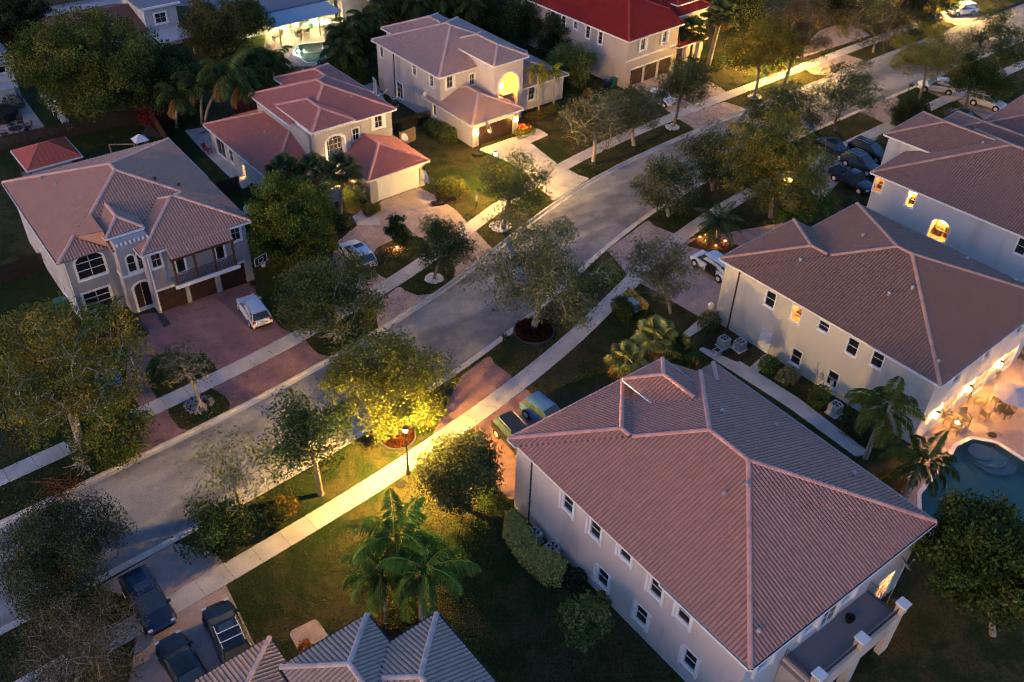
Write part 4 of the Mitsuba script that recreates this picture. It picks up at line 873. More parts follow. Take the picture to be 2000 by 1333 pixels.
tree('forked tree lit from below by the garden lamp', (50.37,62.03,50.93,61.57,5.23,3.75), tips=110, per=46, col=(.055, .068, .024), col2=OLIVE, trunk=.18, flat=.75)
tree('half bare tree with a thick pale trunk on the far verge', (66.63,66.54,66.61,66.57,5.17,3.76), tips=140, per=26, col=GREY, bark='pale_bark_material', trunk=.2, bare=.2)
tree('olive tree behind the half bare tree on the far verge', (73.68,67.22,73.23,67.71,4.5,3.46), tips=120, per=50, col=GREY, col2=OLIVE, bark='pale_bark_material', trunk=.18)
tree('dark leaning tree in front of the far white sedan', (80.87,67.91,81.19,67.54,5.54,3.33), tips=120, per=55, col=(.035, .046, .02), trunk=.15)
tree('golden tree beside the far street lamp', (95.4,67.54,95.2,67.82,6.77,4.4), tips=150, per=65, col=(.085, .074, .014), col2=YEL, trunk=.15)
tree('brown fine-leaved tree right of the golden tree', (100.94,67.47,101.37,66.82,7.56,4.86), tips=160, per=55, col=(.060, .048, .026), trunk=.17)
tree('sparse dark tree on the far sidewalk near the top edge', (121.55,67.83,121.36,68.17,4.1,5.12), tips=130, per=36, col=(.035, .036, .022), trunk=.16)
# -- garden trees
tree('dense rounded tree between the grey house and the tan driveway', (30.21,67.71,30.61,67.53,4.98,3.84), tips=230, per=110, col=(.040, .056, .014), col2=(.085, .098, .018), flat=1.15, low=.95, leaf=(.26, .14), name='garden_tree', sigma=.38)
tree('small upright magnolia lit by a spotlight in the oval lawn', (40.2,65.32,40.15,65.36,1.74,1.17), tips=50, per=45, col=DARK, flat=1.3, low=.9, name='small_tree', trunk=.06, sigma=.2)
tree('dark magnolia beside the near sidewalk right of the street lamp', (25.85,35.37,25.64,35.53,3.61,2.62), tips=120, per=70, col=(.036, .048, .020), col2=(.085, .092, .042), low=.9, name='garden_tree', flat=.9, sigma=.40)
tree('bright bush-like tree beside the red roofed house', (79.19,83.44,78.7,83.9,2.9,2.86), tips=110, per=70, col=(.062, .080, .026), name='garden_tree', flat=.9, low=.9)
tree('dark evergreen in front of the red roofed house', (83.34,91.98,83.12,92.18,2.62,2.9), tips=110, per=80, col=(.016, .028, .012), name='garden_tree', low=.9, flat=1.1)
tree('dark evergreen at the far corner of the arched entry house', (82.24,97.59,81.97,97.81,3.58,3.16), tips=110, per=80, col=(.018, .032, .014), name='garden_tree', low=.9, flat=1.1)
tree('broad dark tree at the lower right beside the terrace', (45.74,6.89,45.34,8.92,5.56,3.78), tips=260, per=80, col=(.022, .036, .012), col2=(.040, .056, .016), name='garden_tree', low=.8, leaf=(.3, .16), flat=.8)
tree('young sapling in the dark lawn below the pink house', (24.68,21.52,24.48,21.76,3.21,1.31), tips=50, per=40, col=(.055, .082, .026), name='small_tree', trunk=.05, sigma=.3)
for lab, sp, kw in (
  ('huge dark broadleaf tree behind the brown fence, upper left', (25.95,107.3,27.08,107.02,7.2,7.68), dict(tips=330, per=75, col=(.034, .048, .014), col2=(.070, .078, .020), leaf=(.34, .18), sigma=.55)),
  ('dark tree behind the leafless branches at the upper left', (33.15,105.5,34.17,105.17,4,5.04), dict(tips=200, per=70, col=(.026, .038, .016), leaf=(.34, .18))),
  ('black tree beside the rear street, top left corner', (26.87,136.73,27.26,136.65,3.07,4.22), dict(tips=160, per=70, col=(.016, .022, .012), leaf=(.34, .18))),
  ('olive tree right of the white house at the top', (46.41,117.9,46.72,117.78,4.11,4.68), dict(tips=170, per=60, col=(.050, .052, .020), leaf=(.32, .16))),
  ('leafy tree left of the lit rear patio', (50.24,118.48,50.87,118.21,3.8,2.86), dict(tips=130, per=65, col=(.046, .054, .018), leaf=(.32, .16))),
  ('dark mass of a tree behind the pink stepped roof', (48.29,108.47,48.21,108.51,1.71,2.47), dict(tips=150, per=80, col=(.018, .030, .012), low=.95)),
  ('tree between the rear patio and the mauve house', (53.99,100.28,54.38,100.07,2.13,2.68), dict(tips=150, per=80, col=(.020, .032, .012), low=.95)),
  ('dark tree at the back left of the mauve house', (60.51,106.06,60.09,106.29,2.46,3.7), dict(tips=150, per=80, col=(.024, .034, .014), low=.95)),
  ('dense tree above the mauve house roof at the top', (72.14,113.87,71.59,114.22,1.49,4.03), dict(tips=150, per=80, col=(.022, .034, .014), low=.95)),
  ('dark tree left of the red roof at the top', (80.14,102.46,79.83,102.71,2.54,3.93), dict(tips=150, per=80, col=(.020, .030, .012), low=.95)),
  ('small dark tree against the far wall near the top middle', (78.24,109.72,78.26,109.7,2.08,4.04), dict(tips=150, per=80, col=(.026, .038, .014), low=.95)),
  ('dark leafy tree right of the red roofed house', (111.77,84.42,111.42,84.89,3.31,4.07), dict(tips=150, per=80, col=(.022, .030, .014))),
  ('dark tree behind the brown fine-leaved tree', (126.35,76.97,126.12,77.35,3.37,4.54), dict(tips=150, per=70, col=(.018, .022, .012))),
  ('black tree at the top right beside the lit far driveway', (135.93,69.19,135.12,70.74,3.53,4.93), dict(tips=150, per=70, col=(.016, .020, .012))),
  ('dark tree between the two roofs at the right', (104.12,51.11,104.1,51.15,1.86,2.22), dict(tips=110, per=60, col=(.018, .026, .014), low=.95))):
    tree(lab, sp, name='garden_tree', **kw)
tree('leafless sprawling branches in front of the dark trees, upper left', (36.45,111.07,36.87,110.93,3.88,2.98), tips=120, per=2, col=(.05, .05, .03), bark='pale_bark_material', trunk=.10, name='bare_tree')
tree('leafless grey shrub tree behind the white chairs, upper left', (25.21,111.1,25.73,110.98,2.15,2.26), tips=120, per=3, col=(.06, .055, .03), bark='pale_bark_material', trunk=.08, name='bare_tree')
# -- palms
def at(px): return px
palm('feathery palm on the near lawn, nearest to the lit sidewalk', (17.8,30.7), (18.29,31.86,5.2), 3.7, 15, col=(.095, .165, .040), droop=1.2, nl=64, lw=.018, ll=.80, vee=.95)
palm('feathery palm on the near lawn with its grey trunk in view', (17.76,28.78), (18.28,28.99,5), 3.5, 15, col=(.075, .145, .038), droop=1.25, nl=64, lw=.018, ll=.80, vee=.95)
palm('feathery palm on the near lawn, lowest and leftmost of the three', (16.41,30.59), (16.61,31.03,4.2), 3.2, 14, col=(.070, .135, .040), droop=1.25, nl=60, lw=.018, ll=.80, vee=.95)
palm('tall royal palm beside the cream house wall', (52.36,20.89), (50.51,20.08,6.6), 3.4, 13, col=(.040, .062, .018), trunk=.17, droop=1.2, nl=40, lw=.05, ll=.75)
palm('royal palm at the corner of the swimming pool', (51.23,16.87), (49.42,16.05,5.2), 3.0, 11, col=(.030, .050, .016), trunk=.16, droop=1.1, nl=36, ll=.7)
palm('broad date palm lit by spotlights beside the open minivan', (66.74,48.23), (65.62,47.67,2), 2.9, 18, name='date_palm', col=(.040, .062, .034), droop=.9, trunk=.22, nl=30)
palm('yellow-lit slender palm left of two by the arched house', (70.02,80), (69.75,80.23,5), 2.2, 10, col=(.12, .13, .014), trunk=.10, droop=1.35, nl=34)
palm('yellow-lit slender palm right of two by the arched house', (72.82,80.49), (71.99,79.82,4.6), 2.1, 10, col=(.10, .12, .014), trunk=.10, droop=1.35, nl=34)
palm('clump palm with bright green fronds beside the brown roof', (79.8,45.71), (77.2,44.33,2), 2.6, 14, name='clump_palm', col=(.035, .085, .020), droop=1.25, trunk=.08)
palm('lower clump palm touching the brown roof edge', (75.12,45.72), (73.27,44.69,1.6), 2.3, 13, name='clump_palm', col=(.035, .075, .020), droop=1.25, trunk=.08)
palm('small spiky palm in the island of the red driveway', (15.32,61.22), (15.26,60.59,1), 1.7, 16, name='small_palm', col=(.022, .044, .018), droop=.8, trunk=.1, nl=22)
palm('clump palm in the dark planter of the grey house', (13.92,70.41), (13.7,68.92,1.4), 2.2, 22, name='clump_palm', col=(.026, .050, .020), droop=1.0, trunk=.07)
for lab, b, t, L, n in (('coconut palm with yellow fronds behind the red roofed gazebo', (36.14,100.09), (37.23,93.44,8), 4.2, 14), ('green coconut palm right of the huge dark tree', (36.01,100.5), (35.82,97.58,6), 3.8, 14), ('palm with a hanging brown frond left of the stepped roof', (41.63,102.09), (39.7,94.87,6), 3.6, 13), ('palm crown above the brown fence by the red shrub', (33.25,101.32), (33.17,98.07,5), 3.4, 13)):
    palm(lab, b, t, L, n, name='coconut_palm', col=(.036, .056, .022), droop=1.2, trunk=.14, nl=34, dead=2, ll=.8)
for i, (lab, b, t) in enumerate((('clump palm left of the blue rear pool', (48.35,106.5), (46.71,102.26,4)), ('clump palm right of the blue rear pool', (56.19,102.98), (54.55,99.46,4.6)), ('clump palm against the rear corner of the mauve house', (57.24,104.23), (57.25,103.44,5)), ('palm crown high above the mauve house roof', (65.43,111.39), (61.66,105.26,5.5)), ('palm at the top behind the mauve roof, left', (74.58,112.21), (70.9,107.14,5)), ('palm at the top behind the mauve roof, middle', (77.87,110.46), (74.24,105.85,5)), ('palm at the top behind the mauve roof, right', (80.76,107.51), (76.61,102.58,5)), ('dusky clump palm behind the hedge at the top middle', (63.2,111.79), (59.29,104.59,5)))):
    palm(lab, b, t, 3.3, 15, name='clump_palm', col=(.026, .040, .016), droop=1.25, trunk=.10, nl=26, ll=.8, lw=.08)
fan_palm('fan palm nearest the pink roof, left of three', (44.73,38.21), (43.91,37.99,2.2), 1.7, 18, col=(.15, .18, .075))
fan_palm('tallest pale fan palm above the pink roof, middle of three', (47.66,37.87), (46.61,37.61,3.4), 1.9, 22, col=(.15, .18, .075))
fan_palm('dark fan palm above the pink roof, right of three', (48.99,36.23), (47.41,35.84,2.8), 1.7, 20, col=(.040, .056, .022))
fan_palm('cabbage palm at the corner of the low red roof', (35.89,80.05), (35.12,77.84,4.2), 1.9, 22, col=(.040, .064, .036))
fan_palm('cabbage palm left of the lit entry courtyard', (37.93,77.3), (37.28,75.84,4.4), 1.9, 22, col=(.040, .064, .036))
fan_palm('cabbage palm in front of the lit entry, right of three', (38.69,73.88), (38.86,72.9,5.2), 2.0, 22, col=(.046, .064, .034))
fan_palm('shorter cabbage palm beside the red roofed house', (98.92,81.66), (96.71,80.24,4.5), 2.1, 20, col=(.042, .064, .026))
fan_palm('tall cabbage palm with a thick trunk right of the red roof', (98.45,78.12), (98.27,77.23,7), 2.4, 22, col=(.050, .070, .028), trunk=.3)
# -- hedges and bushes
hp = smoothp(P((27.15,32.47), (27.94,32.33), (27.79,30.75), (27.29,29.07), (27.63,27.9), (27.84,26.71), (26.57,25.91), (25.79,26.51), (25.62,29.18), (26.06,31.25)), .2)
bush('long clipped yellow-green hedge against the pink house wall', poly_hedge(hp, 1.15), 'hedge', 9000, (.17, .10), (.19, .205, .075), cat='hedge')
bush('dark boxy hedge around the green utility box', poly_hedge(smoothp(P((49.77,45.98), (51.15,46.11), (50.93,43.91), (49.75,43.22), (49.03,43.57)), .2), 1.0), 'hedge', 3000, (.15, .09), (.024, .042, .014), cat='hedge')
bush('hedge of yellow-flowered plants beside the utility box', poly_hedge(smoothp(P((51.5,46.33), (52.89,46.58), (52.49,43.68), (51.47,43.04), (51.45,43.8)), .2), .6), 'hedge', 1500, (.15, .09), (.036, .050, .018), cat='hedge')
bush('clipped hedge around the air conditioners of the mauve house', poly_hedge(smoothp(P((55.8,84.05), (57.36,85.06), (58.75,81.32), (57.39,79.45), (55.55,79.99)), .2), 1.2), 'hedge', 4000, (.18, .1), (.036, .050, .018), cat='hedge')
bush('low clipped hedge with red flowers beside the lit garage', poly_hedge(smoothp(P((64.01,77.58), (66.22,78.3), (66.59,76.56), (66.22,76.02), (63.41,75.79)), .2), .5), 'hedge', 1500, (.13, .08), (.065, .080, .014), cat='hedge')
bush('strip of flowering shrubs below the slender lit palms', poly_hedge(smoothp(P((67.5,80.07), (71.08,80.48), (73.48,80.38), (71.71,78.81), (67.81,78.5)), .2), .5), 'hedge', 2000, (.15, .09), (.050, .056, .014), col2=(.14, .09, .02), cat='hedge')
bush('ring hedge around the cabbage palms by the red roofed house', poly_hedge(Polygon(Point((98.01,78)).buffer(2.2).exterior, [Point((98.01,78)).buffer(1.5).exterior]), .6), 'hedge', 2200, (.16, .1), (.030, .040, .016), cat='hedge')
def BL(label, px, R, col, n=700, fz=.8, **kw): bush(label, ball(px[0], px[1], R*fz*.75, R, fz), n=n, col=col, **kw)
BL('rounded dark shrub beside the tan driveway entry', (41.11,72.13), .85, (.03, .045, .018)); BL('shrub under the fan of the garage wall palm', (42.19,74.86), 1.2, (.03, .050, .022), 1100, 1.1)
BL('low shrub at the corner of the entry path', (37.93,71.21), .9, (.028, .042, .02)); BL('dark shrub left of the entry path', (37.23,72.3), 1.0, (.022, .034, .016)); BL('yellow-green shrub at the foot of the garage wall', (41.97,72.25), .5, (.07, .08, .02), 300)
BL('big mounded lamp-lit bush on the lawn by the pale driveway', (50.22,70.61), 1.6, (.060, .066, .018), 1600, .6)
BL('crimson-leaved shrub behind the brown fence', (31.62,103.29), 1.9, (.085, .012, .018), 1800, .9); BL('crimson-leaved shrub by the white side patio', (41.08,99.9), 1.3, (.070, .012, .016), 900, .9)
BL('pale flowering shrub against the cream wall', (54.64,30.01), .95, (.085, .085, .055), 1100); BL('green shrub beside the white side door', (54.56,31.91), .9, (.034, .060, .018), 900); BL('tall shrub at the corner of the cream house', (54.8,38.75), 1.1, (.030, .048, .016), 1100)
BL('upright shrub beside the third air conditioner', (54.31,26.8), .95, (.040, .060, .018), 900, 1.2); BL('dark shrub by the side path below the royal palm', (53.98,23.41), 1.1, (.022, .032, .016), 900); BL('low dark shrub along the side path', (53.98,22.02), 1.0, (.026, .034, .018), 800)
BL('brown dried shrub beside the pool deck palms', (51.15,17.66), 1.1, (.055, .042, .018), 900); BL('shrub lit orange below the pool palms', (49.65,17.29), 1.0, (.06, .045, .02), 800)
BL('copper-leaved shrub beside the paved step at the bottom', (11.52,31.8), .5, (.10, .045, .014), 300); BL('yellow-flecked shrub under the near lawn palms, left', (17.24,30.42), 1.2, (.045, .050, .016), 1300, col2=(.12, .11, .03)); BL('yellow-flecked shrub under the near lawn palms, right', (17.74,29.58), 1.2, (.05, .05, .018), 1300, col2=(.12, .11, .03))
BL('dry golden shrub beside the near sidewalk', (15.76,42.17), .9, (.085, .062, .014), 700); BL('dark green shrub on the near verge below the bare tree', (14.78,41.78), 1.0, (.030, .040, .014), 700); BL('dark shrubs behind the white side chairs', (19.91,116.53), 1.4, (.018, .026, .014), 900)
BL('dark shrub at the foot of the terrace', (46.78,14.35), .8, (.03, .036, .02), 500); BL('weedy shrub at the foot of the pink house wall', (28.18,23.45), .6, (.055, .075, .02), 500); BL('dark low plants behind the hedge end', (27.62,25.61), .8, (.022, .03, .02), 600); BL('dark bush at the far corner of the dark driveway', (104.49,51.7), 1.4, (.020, .028, .016), 900)
BL('dense bush beside the blue bin', (80.29,80.76), .9, (.028, .030, .014), 600); BL('copper bush in front of the blue bin', (78.24,79.95), .8, (.075, .045, .02), 500)
def bed(label, px, R, name='flower_bed', col=(.050, .012, .008), col2=(.085, .030, .014), n=1500, h=.4, cat='flower bed', edge='dark_stone'):
    c = np.array(px); SEED[0] += 1; r = np.random.default_rng(SEED[0]); key = thing(name, label, cat)
    m = MB().lathe(c[0], c[1], [(R-.08, .0), (R-.08, .14), (R+.06, .14), (R+.06, .0)], 36); m.put(key, 'edging', edge)
    MB().poly(Point(*c).buffer(R-.05), .05).put(key, 'soil', 'mulch_material')
    a = r.uniform(0, 2*np.pi, n); d = np.sqrt(r.uniform(0, 1, n))*(R-.1); p = np.c_[c[0]+d*np.cos(a), c[1]+d*np.sin(a), r.uniform(.06, h, n)]
    cc = tones(r, n, col, .35); k = r.uniform(size=n) < .3; cc[k] = tones(r, int(k.sum()), col2, .25); lf = MB(); leaves(lf, r, p, .26, .10, cc, 1.0); lf.put(key, 'plants', 'leaf_material', color=True)
bed('round bed of red bromeliads under the large olive tree', (42.2,47.39), 1.75)
bed('round bed of coppery plants under the lamp-lit tree', (25.79,43.62), 1.35, n=900)
for lab, px, R, mat, nm in (('ring of white stones around the small verge tree', (39.81,58.92), .85, 'white_stone', 'stone_ring'), ('pale soil ring under the forked lamp-lit tree', (50.35,62.41), 1.1, 'white_stone', 'stone_ring'), ('pale ring under the dark leaning tree', (80.72,67.85), .85, 'white_stone', 'stone_ring'), ('pale ring under the golden tree', (95.7,67.71), .9, 'white_stone', 'stone_ring'), ('round soil ring under the leafless driveway tree', (15.54,55.9), 1.1, 'grey_slab', 'stone_ring')):
    r = np.random.default_rng(int(px[0]*10)); key = thing(nm, lab, 'stone ring'); m = MB().poly(Point(*px).buffer(R*.98), .02); m.put(key, 'soil', 'mulch_material' if mat != 'white_stone' else 'concrete_material')
    m = MB()
    for i in range(160):
        a, d = r.uniform(0, 6.283), R*math.sqrt(r.uniform(.05, 1)); s = r.uniform(.04, .10); m.box((px[0]+d*math.cos(a)-s, px[1]+d*math.sin(a)-s*.7, .0), (px[0]+d*math.cos(a)+s, px[1]+d*math.sin(a)+s*.7, s*1.2))
    m.put(key, 'stones', mat, kind='stuff')

# -- grass blades over the nearer lawns
r = np.random.default_rng(9); near = sbox(-12, 12, 75, 66).intersection(unary_union(lawn)).difference(strip(-4.6, 4.6))
near = near.difference(unary_union(PAVED)).difference(unary_union([Polygon(c) for c in (((27, 13), (45, 14), (44, 34), (26.8, 33.5)), ((56, 18), (73, 18.5), (73, 38), (56, 38)), ((1, 5), (17, 5), (17, 28), (1, 32)))]))
n = 260000; p = np.c_[r.uniform(-12, 75, n), r.uniform(12, 66, n)]; p = p[shapely.contains_xy(near, p[:, 0], p[:, 1])]; n = len(p)
den = meshkit.fbm(np.c_[p*.35, p[:, :1]*0], 3, 4); p = p[r.uniform(size=n) < .35 + den]; n = len(p); den = meshkit.fbm(np.c_[p*.5, p[:, :1]*0], 3, 8)[:, None]
a = r.uniform(0, 6.283, n); h = r.uniform(.04, .12, (n, 1)); d = np.c_[np.cos(a), np.sin(a)]; q = np.c_[p, np.zeros(n)]; w = np.c_[-d[:, 1], d[:, 0], np.zeros(n)]*.022; tip = q + np.c_[d*.07, h]
cols = (np.array((.036, .056, .015))*(1-den) + np.array((.125, .100, .045))*den)*r.uniform(.5, 1.5, (n, 1))
MB().add(np.stack([q - w, q + w, tip], 1).reshape(-1, 3), np.arange(n*3).reshape(-1, 3), np.repeat(np.clip(cols, 0, 1), 3, 0)).put(None, 'grass', 'leaf_material', color=True, key='grass')
labels['grass'] = {'label': 'short patchy green and brown lawn grass beside the sidewalks and houses', 'category': 'grass', 'kind': 'stuff'}

# fallen leaves on verges, gutters and walks under the street trees
n = 9000; p = np.c_[r.uniform(-12, 110, n), r.uniform(0, 1, n)]; side = np.where(r.uniform(size=n) < .5, -1, 1); p[:, 1] = cy(p[:, 0]) + side*(4.2 + r.exponential(2.2, n)); hard_ = unary_union(PAVED); on = shapely.contains_xy(strip(-4.5, 4.5), p[:, 0], p[:, 1]); p = p[~on]
tidy = meshkit.fbm(np.c_[p*.22, p[:, :1]*0], 3, 31); p = p[r.uniform(size=len(p)) < np.clip((tidy - .38)*4, 0, 1)]
mb = MB(); leaves(mb, r, np.c_[p, np.full(len(p), .045)], .15, .08, tones(r, len(p), (.15, .095, .04), .35), up=6)
mb.put(None, 'fallen_leaves', 'leaf_material', color=True, key='fallen_leaves'); labels['fallen_leaves'] = {'label': 'scattered brown fallen leaves along the verges and walks under the street trees', 'category': 'leaves', 'kind': 'stuff'}
# ---- vehicles
def quad_panel(mb, q, inset=.06, lift=.008, col=None):
    """a pane a little inside a quad and a little proud of it"""
    q = np.array(q, float); c = q.mean(0)
    if np.cross(q[1]-q[0], q[3]-q[0]) @ (c - [0, 0, 1.0]) < 0: q = q[::-1]
    n = np.cross(q[1]-q[0], q[3]-q[0]); n /= np.linalg.norm(n); o = []
    for k in range(4):
        a, b = q[(k+1) % 4]-q[k], q[(k-1) % 4]-q[k]; o.append(q[k] + a/np.linalg.norm(a)*inset + b/np.linalg.norm(b)*inset)
    o = np.array(o); t = o + n*lift; mb.add(np.vstack([t, o - n*.02]), [[0, 1, 2, 3], [0, 4, 5, 1], [1, 5, 6, 2], [2, 6, 7, 3], [3, 7, 4, 0]], col)
def car(label, at, heading, paint, L=4.65, W=1.88, H=1.68, kind='suv', sunroof=False, rails=None, group=None, name='parked_car', open_door=False):
    key = thing(name, label, 'car', group); hw = W/2; x = lambda t: L/2 - t*L
    low = kind == 'sedan'; pick = kind == 'pickup'; bz = .95 if not low else .86
    st = [(0, .42, .62, .72), (.025, .36, .74, .84), (.10, .30, bz-.08, .96), (.24, .28, bz+.02, 1), (.5, .27, bz+.05, 1), (.80, .28, bz+.10, 1), (.95, .34, bz+.10, .96), (.985, .38, bz+.04, .92), (1, .46, bz-.14, .84)]
    rows = []
    for t, zb, zt, k in st:
        w = hw*k; half = [(w*.90, zb), (w*.99, zb+.14), (w, (zb+zt)/2+.05), (w*.965, zt-.06), (w*.86, zt+.005), (w*.45, zt+.035)]
        rows.append([(x(t), y, z) for y, z in half] + [(x(t), -y, z) for y, z in half[::-1]])
    V = np.array(rows); n = V.shape[1]; f = [[i*n+j, i*n+(j+1) % n, (i+1)*n+(j+1) % n, (i+1)*n+j] for i in range(len(rows)-1) for j in range(n)]
    b = MB().add(V.reshape(-1, 3), f); b.add(V[0], [[0, j, j+1] for j in range(1, n-1)]); b.add(V[-1], [[0, j+1, j] for j in range(1, n-1)])
    P_ = lambda mb, nm, mat, parent=key, **kw: mb.rot(heading, (*at, .006)).put(parent, nm, mat, **kw)
    P_(b, 'body', paint, smooth=True) if False else P_(b, 'body', paint)
    # cabin: paint shell with glass set in
    t0, t1, r0, r1 = (.235, .975, .46, .88) if kind == 'suv' else (.28, .90, .44, .72) if low else (.28, .66, .40, .60)
    if kind == 'van': t0, t1, r0, r1 = .17, .985, .34, .93
    zb, wb, wr = bz + .01, hw*.90, hw*.72; zr = H
    A = [(x(t0), wb*.93, zb), (x(t0), -wb*.93, zb), (x(t1), -wb, zb+.06), (x(t1), wb, zb+.06)]; B_ = [(x(r0), wr, zr-.05), (x(r0), -wr, zr-.05), (x(r1), -wr, zr-.06), (x(r1), wr, zr-.06)]
    V = np.array(A + B_); c = MB().add(V, [[0, 4, 5, 1], [1, 5, 6, 2], [2, 6, 7, 3], [3, 7, 4, 0]]); P_(c, 'cabin', paint)
    xs = np.linspace(x(r0), x(r1), 6); r = MB(); ys = np.linspace(-1, 1, 7); RV = np.array([[px, wr*1.0*y, zr - .06 + .075*(1-y**4) - .03*(2*(i/5)-1)**4] for i, px in enumerate(xs) for y in ys])
    r.add(RV, [[i*7+j, (i+1)*7+j, (i+1)*7+j+1, i*7+j+1] for i in range(5) for j in range(6)]); P_(r, 'roof', paint)
    q = MB(); quad_panel(q, [A[0], A[1], B_[1], B_[0]][::-1], .05); P_(q, 'windscreen', 'car_glass')
    q = MB(); quad_panel(q, [A[2], A[3], B_[3], B_[2]][::-1], .07); P_(q, 'rear_window', 'car_glass')
    for s_ in (1, -1):
        a0, a1, b0, b1 = [np.array(v)*[1, s_*1 if v[1] > 0 else 1, 1] for v in (A[0], A[3], B_[0], B_[3])]
        for u0, u1 in ((.0, .42), (.42, .74), (.74, 1.0)) if not pick else ((0, .55), (.55, 1)):
            qd = [a0 + (a1-a0)*u0, a0 + (a1-a0)*u1, b0 + (b1-b0)*u1, b0 + (b1-b0)*u0]; qd = [np.array(v)*[1, 1, 1] for v in qd]
            if s_ < 0: qd = qd[::-1]
            qq = MB(); quad_panel(qq, qd[::-1], .035); P_(qq, 'side_window', 'car_glass')
        P_(MB().box((x(.29)-.08, s_*(hw+.02) - .10, bz-.02), (x(.29)+.08, s_*(hw+.02) + .10, bz+.13)), 'mirror', paint)
        P_(MB().box((x(.045), s_*hw*.72-.14, .68), (x(.015), s_*hw*.72+.14, .80)).rot(0), 'headlight', 'lamp_clear')
        P_(MB().box((x(.992)-.02, s_*hw*.78-.12, bz-.10), (x(.975), s_*hw*.78+.14*(1 if s_ < 0 else .9), bz+.12)), 'taillight', 'tail_red')
        if rails: P_(MB().tube([(x(r0+.03), s_*wr*.93, zr+.04), (x((r0+r1)/2), s_*wr*.95, zr+.07), (x(r1-.03), s_*wr*.93, zr+.04)], .022, 5), 'roof_rail', rails)
    if rails == 'chrome' and sunroof:
        for t in (r0+.16, r0+.30): P_(MB().box((x(t)-.03, -wr*.95, zr+.055), (x(t)+.03, wr*.95, zr+.085)), 'roof_bar', 'chrome')
    if sunroof: P_(MB().box((x(r0+.17), -wr*.62, zr-.02), (x(r0+.045), wr*.62, zr+.024)), 'sunroof', 'car_glass')
    if pick: P_(MB().box((x(.985), -hw*.80, bz+.02), (x(.69), hw*.80, bz+.13)), 'bed', 'black_rubber')
    P_(MB().box((x(1.0)-.03, -hw*.80, .36), (x(.97), hw*.80, .56)), 'rear_bumper', 'black_rubber'); P_(MB().box((x(.02), -hw*.5, .48), (x(-.003), hw*.5, .66)), 'grille', 'black_rubber')
    P_(MB().box((x(1.0)-.012, -.25, .62), (x(.995), .25, .74)), 'number_plate', 'metal_white')
    for t in (.185, .80):
        for s_ in (1, -1):
            y = s_*(hw - .10); w = MB(); R = .355
            a = MB().tube([(x(t), s_*(hw-.16), .37), (x(t), s_*(hw+.006), .37)], R + .075, 20); P_(a, 'wheel_arch', 'black_rubber')
            w.tube([(x(t), y - .115, R), (x(t), y + .125, R)], R, 20); wk = P_(w, 'wheel', 'black_rubber')
            rm = MB().tube([(x(t), y + s_*.10, R), (x(t), y + s_*.135, R)], R*.66, 12); P_(rm, 'rim', 'chrome' if paint != 'paint_black' else 'grey_metal', wk)
    if open_door: P_(MB().box((x(.47), hw*1.02, .40), (x(.72), hw*1.10, 1.05)).box((x(.49), hw*.9, .42), (x(.70), hw*1.013, 1.35)), 'open_side_door', 'black_rubber')
    return key
car('white suv on the red driveway of the grey house', (24.11,63.49), 83.72, 'paint_white', rails='black_metal', L=4.5)
car('white suv with dark sunroof on the tan driveway', (35.84,65.68), 83.97, 'paint_white', 4.9, 1.95, 1.78, sunroof=True, rails='black_metal')
car('boxy pale-roofed jeep under the huge spreading tree', (10.85,61.04), 83.93, 'paint_blue', 4.2, 1.8, 1.8, name='parked_jeep')
car('black suv with silver roof bars on the dark driveway', (8.25,35.29), 83.47, 'paint_black', 4.85, 1.95, 1.75, sunroof=True, rails='chrome')
car('dark navy suv parked across the near sidewalk at the lower left', (5.41,40.41), -90.72, 'paint_navy', 4.9, 1.95, 1.75, sunroof=True)
car('black sedan partly hidden by the bottom edge', (5.29,34.89), 89.73, 'paint_black', 4.7, 1.85, 1.45, kind='sedan')
car('black suv at the garage of the pink house', (32.49,37.69), -95.46, 'paint_black', 4.7, 1.9, 1.72, rails='chrome')
car('light blue suv next to the black one at the pink house', (35.81,38.16), -86.54, 'paint_blue', 4.6, 1.88, 1.7)
car('white minivan with its dark side door open', (61.73,44.36), 87.08, 'paint_white', 5.0, 1.98, 1.78, kind='van', open_door=True, name='parked_minivan')
car('dark sedan facing the street in front of the broad yellow-green tree', (91.19,52.26), -93.3, 'paint_navy', 4.7, 1.85, 1.5, kind='sedan')
car('black suv farthest in the row of dark cars by the pale house', (93.95,49.53), -87.46, 'paint_black', 4.8, 1.9, 1.72, rails='chrome')
car('dark teal suv in the middle of the row of dark cars', (90.58,48.21), -91.19, 'paint_teal', 4.7, 1.9, 1.7, rails='chrome')
car('navy pickup nearest in the row of dark cars', (86.55,46.56), -94.56, 'paint_navy', 5.5, 1.95, 1.75, kind='pickup', name='parked_pickup')
car('white off-roader across the kerb by the feathery tree', (116.96,55.1), 125.57, 'paint_white', 4.8, 1.92, 1.76, rails='black_metal')
car('pale hatchback with dark roof at the right', (118.08,48.65), -78.63, 'paint_silver', 4.5, 1.85, 1.6, sunroof=True)
car('white suv on the lit driveway at the top right', (146.48,69.05), 160.13, 'paint_white', 4.8, 1.92, 1.76)
car('white sedan on the driveway of the red roofed house', (84.31,73.85), -78.6, 'paint_white', 4.7, 1.85, 1.48, kind='sedan')
car('dark teal car at the right edge behind the pale house roof', (111.21,47.8), -89.81, 'paint_teal', 4.6, 1.85, 1.5, kind='sedan')
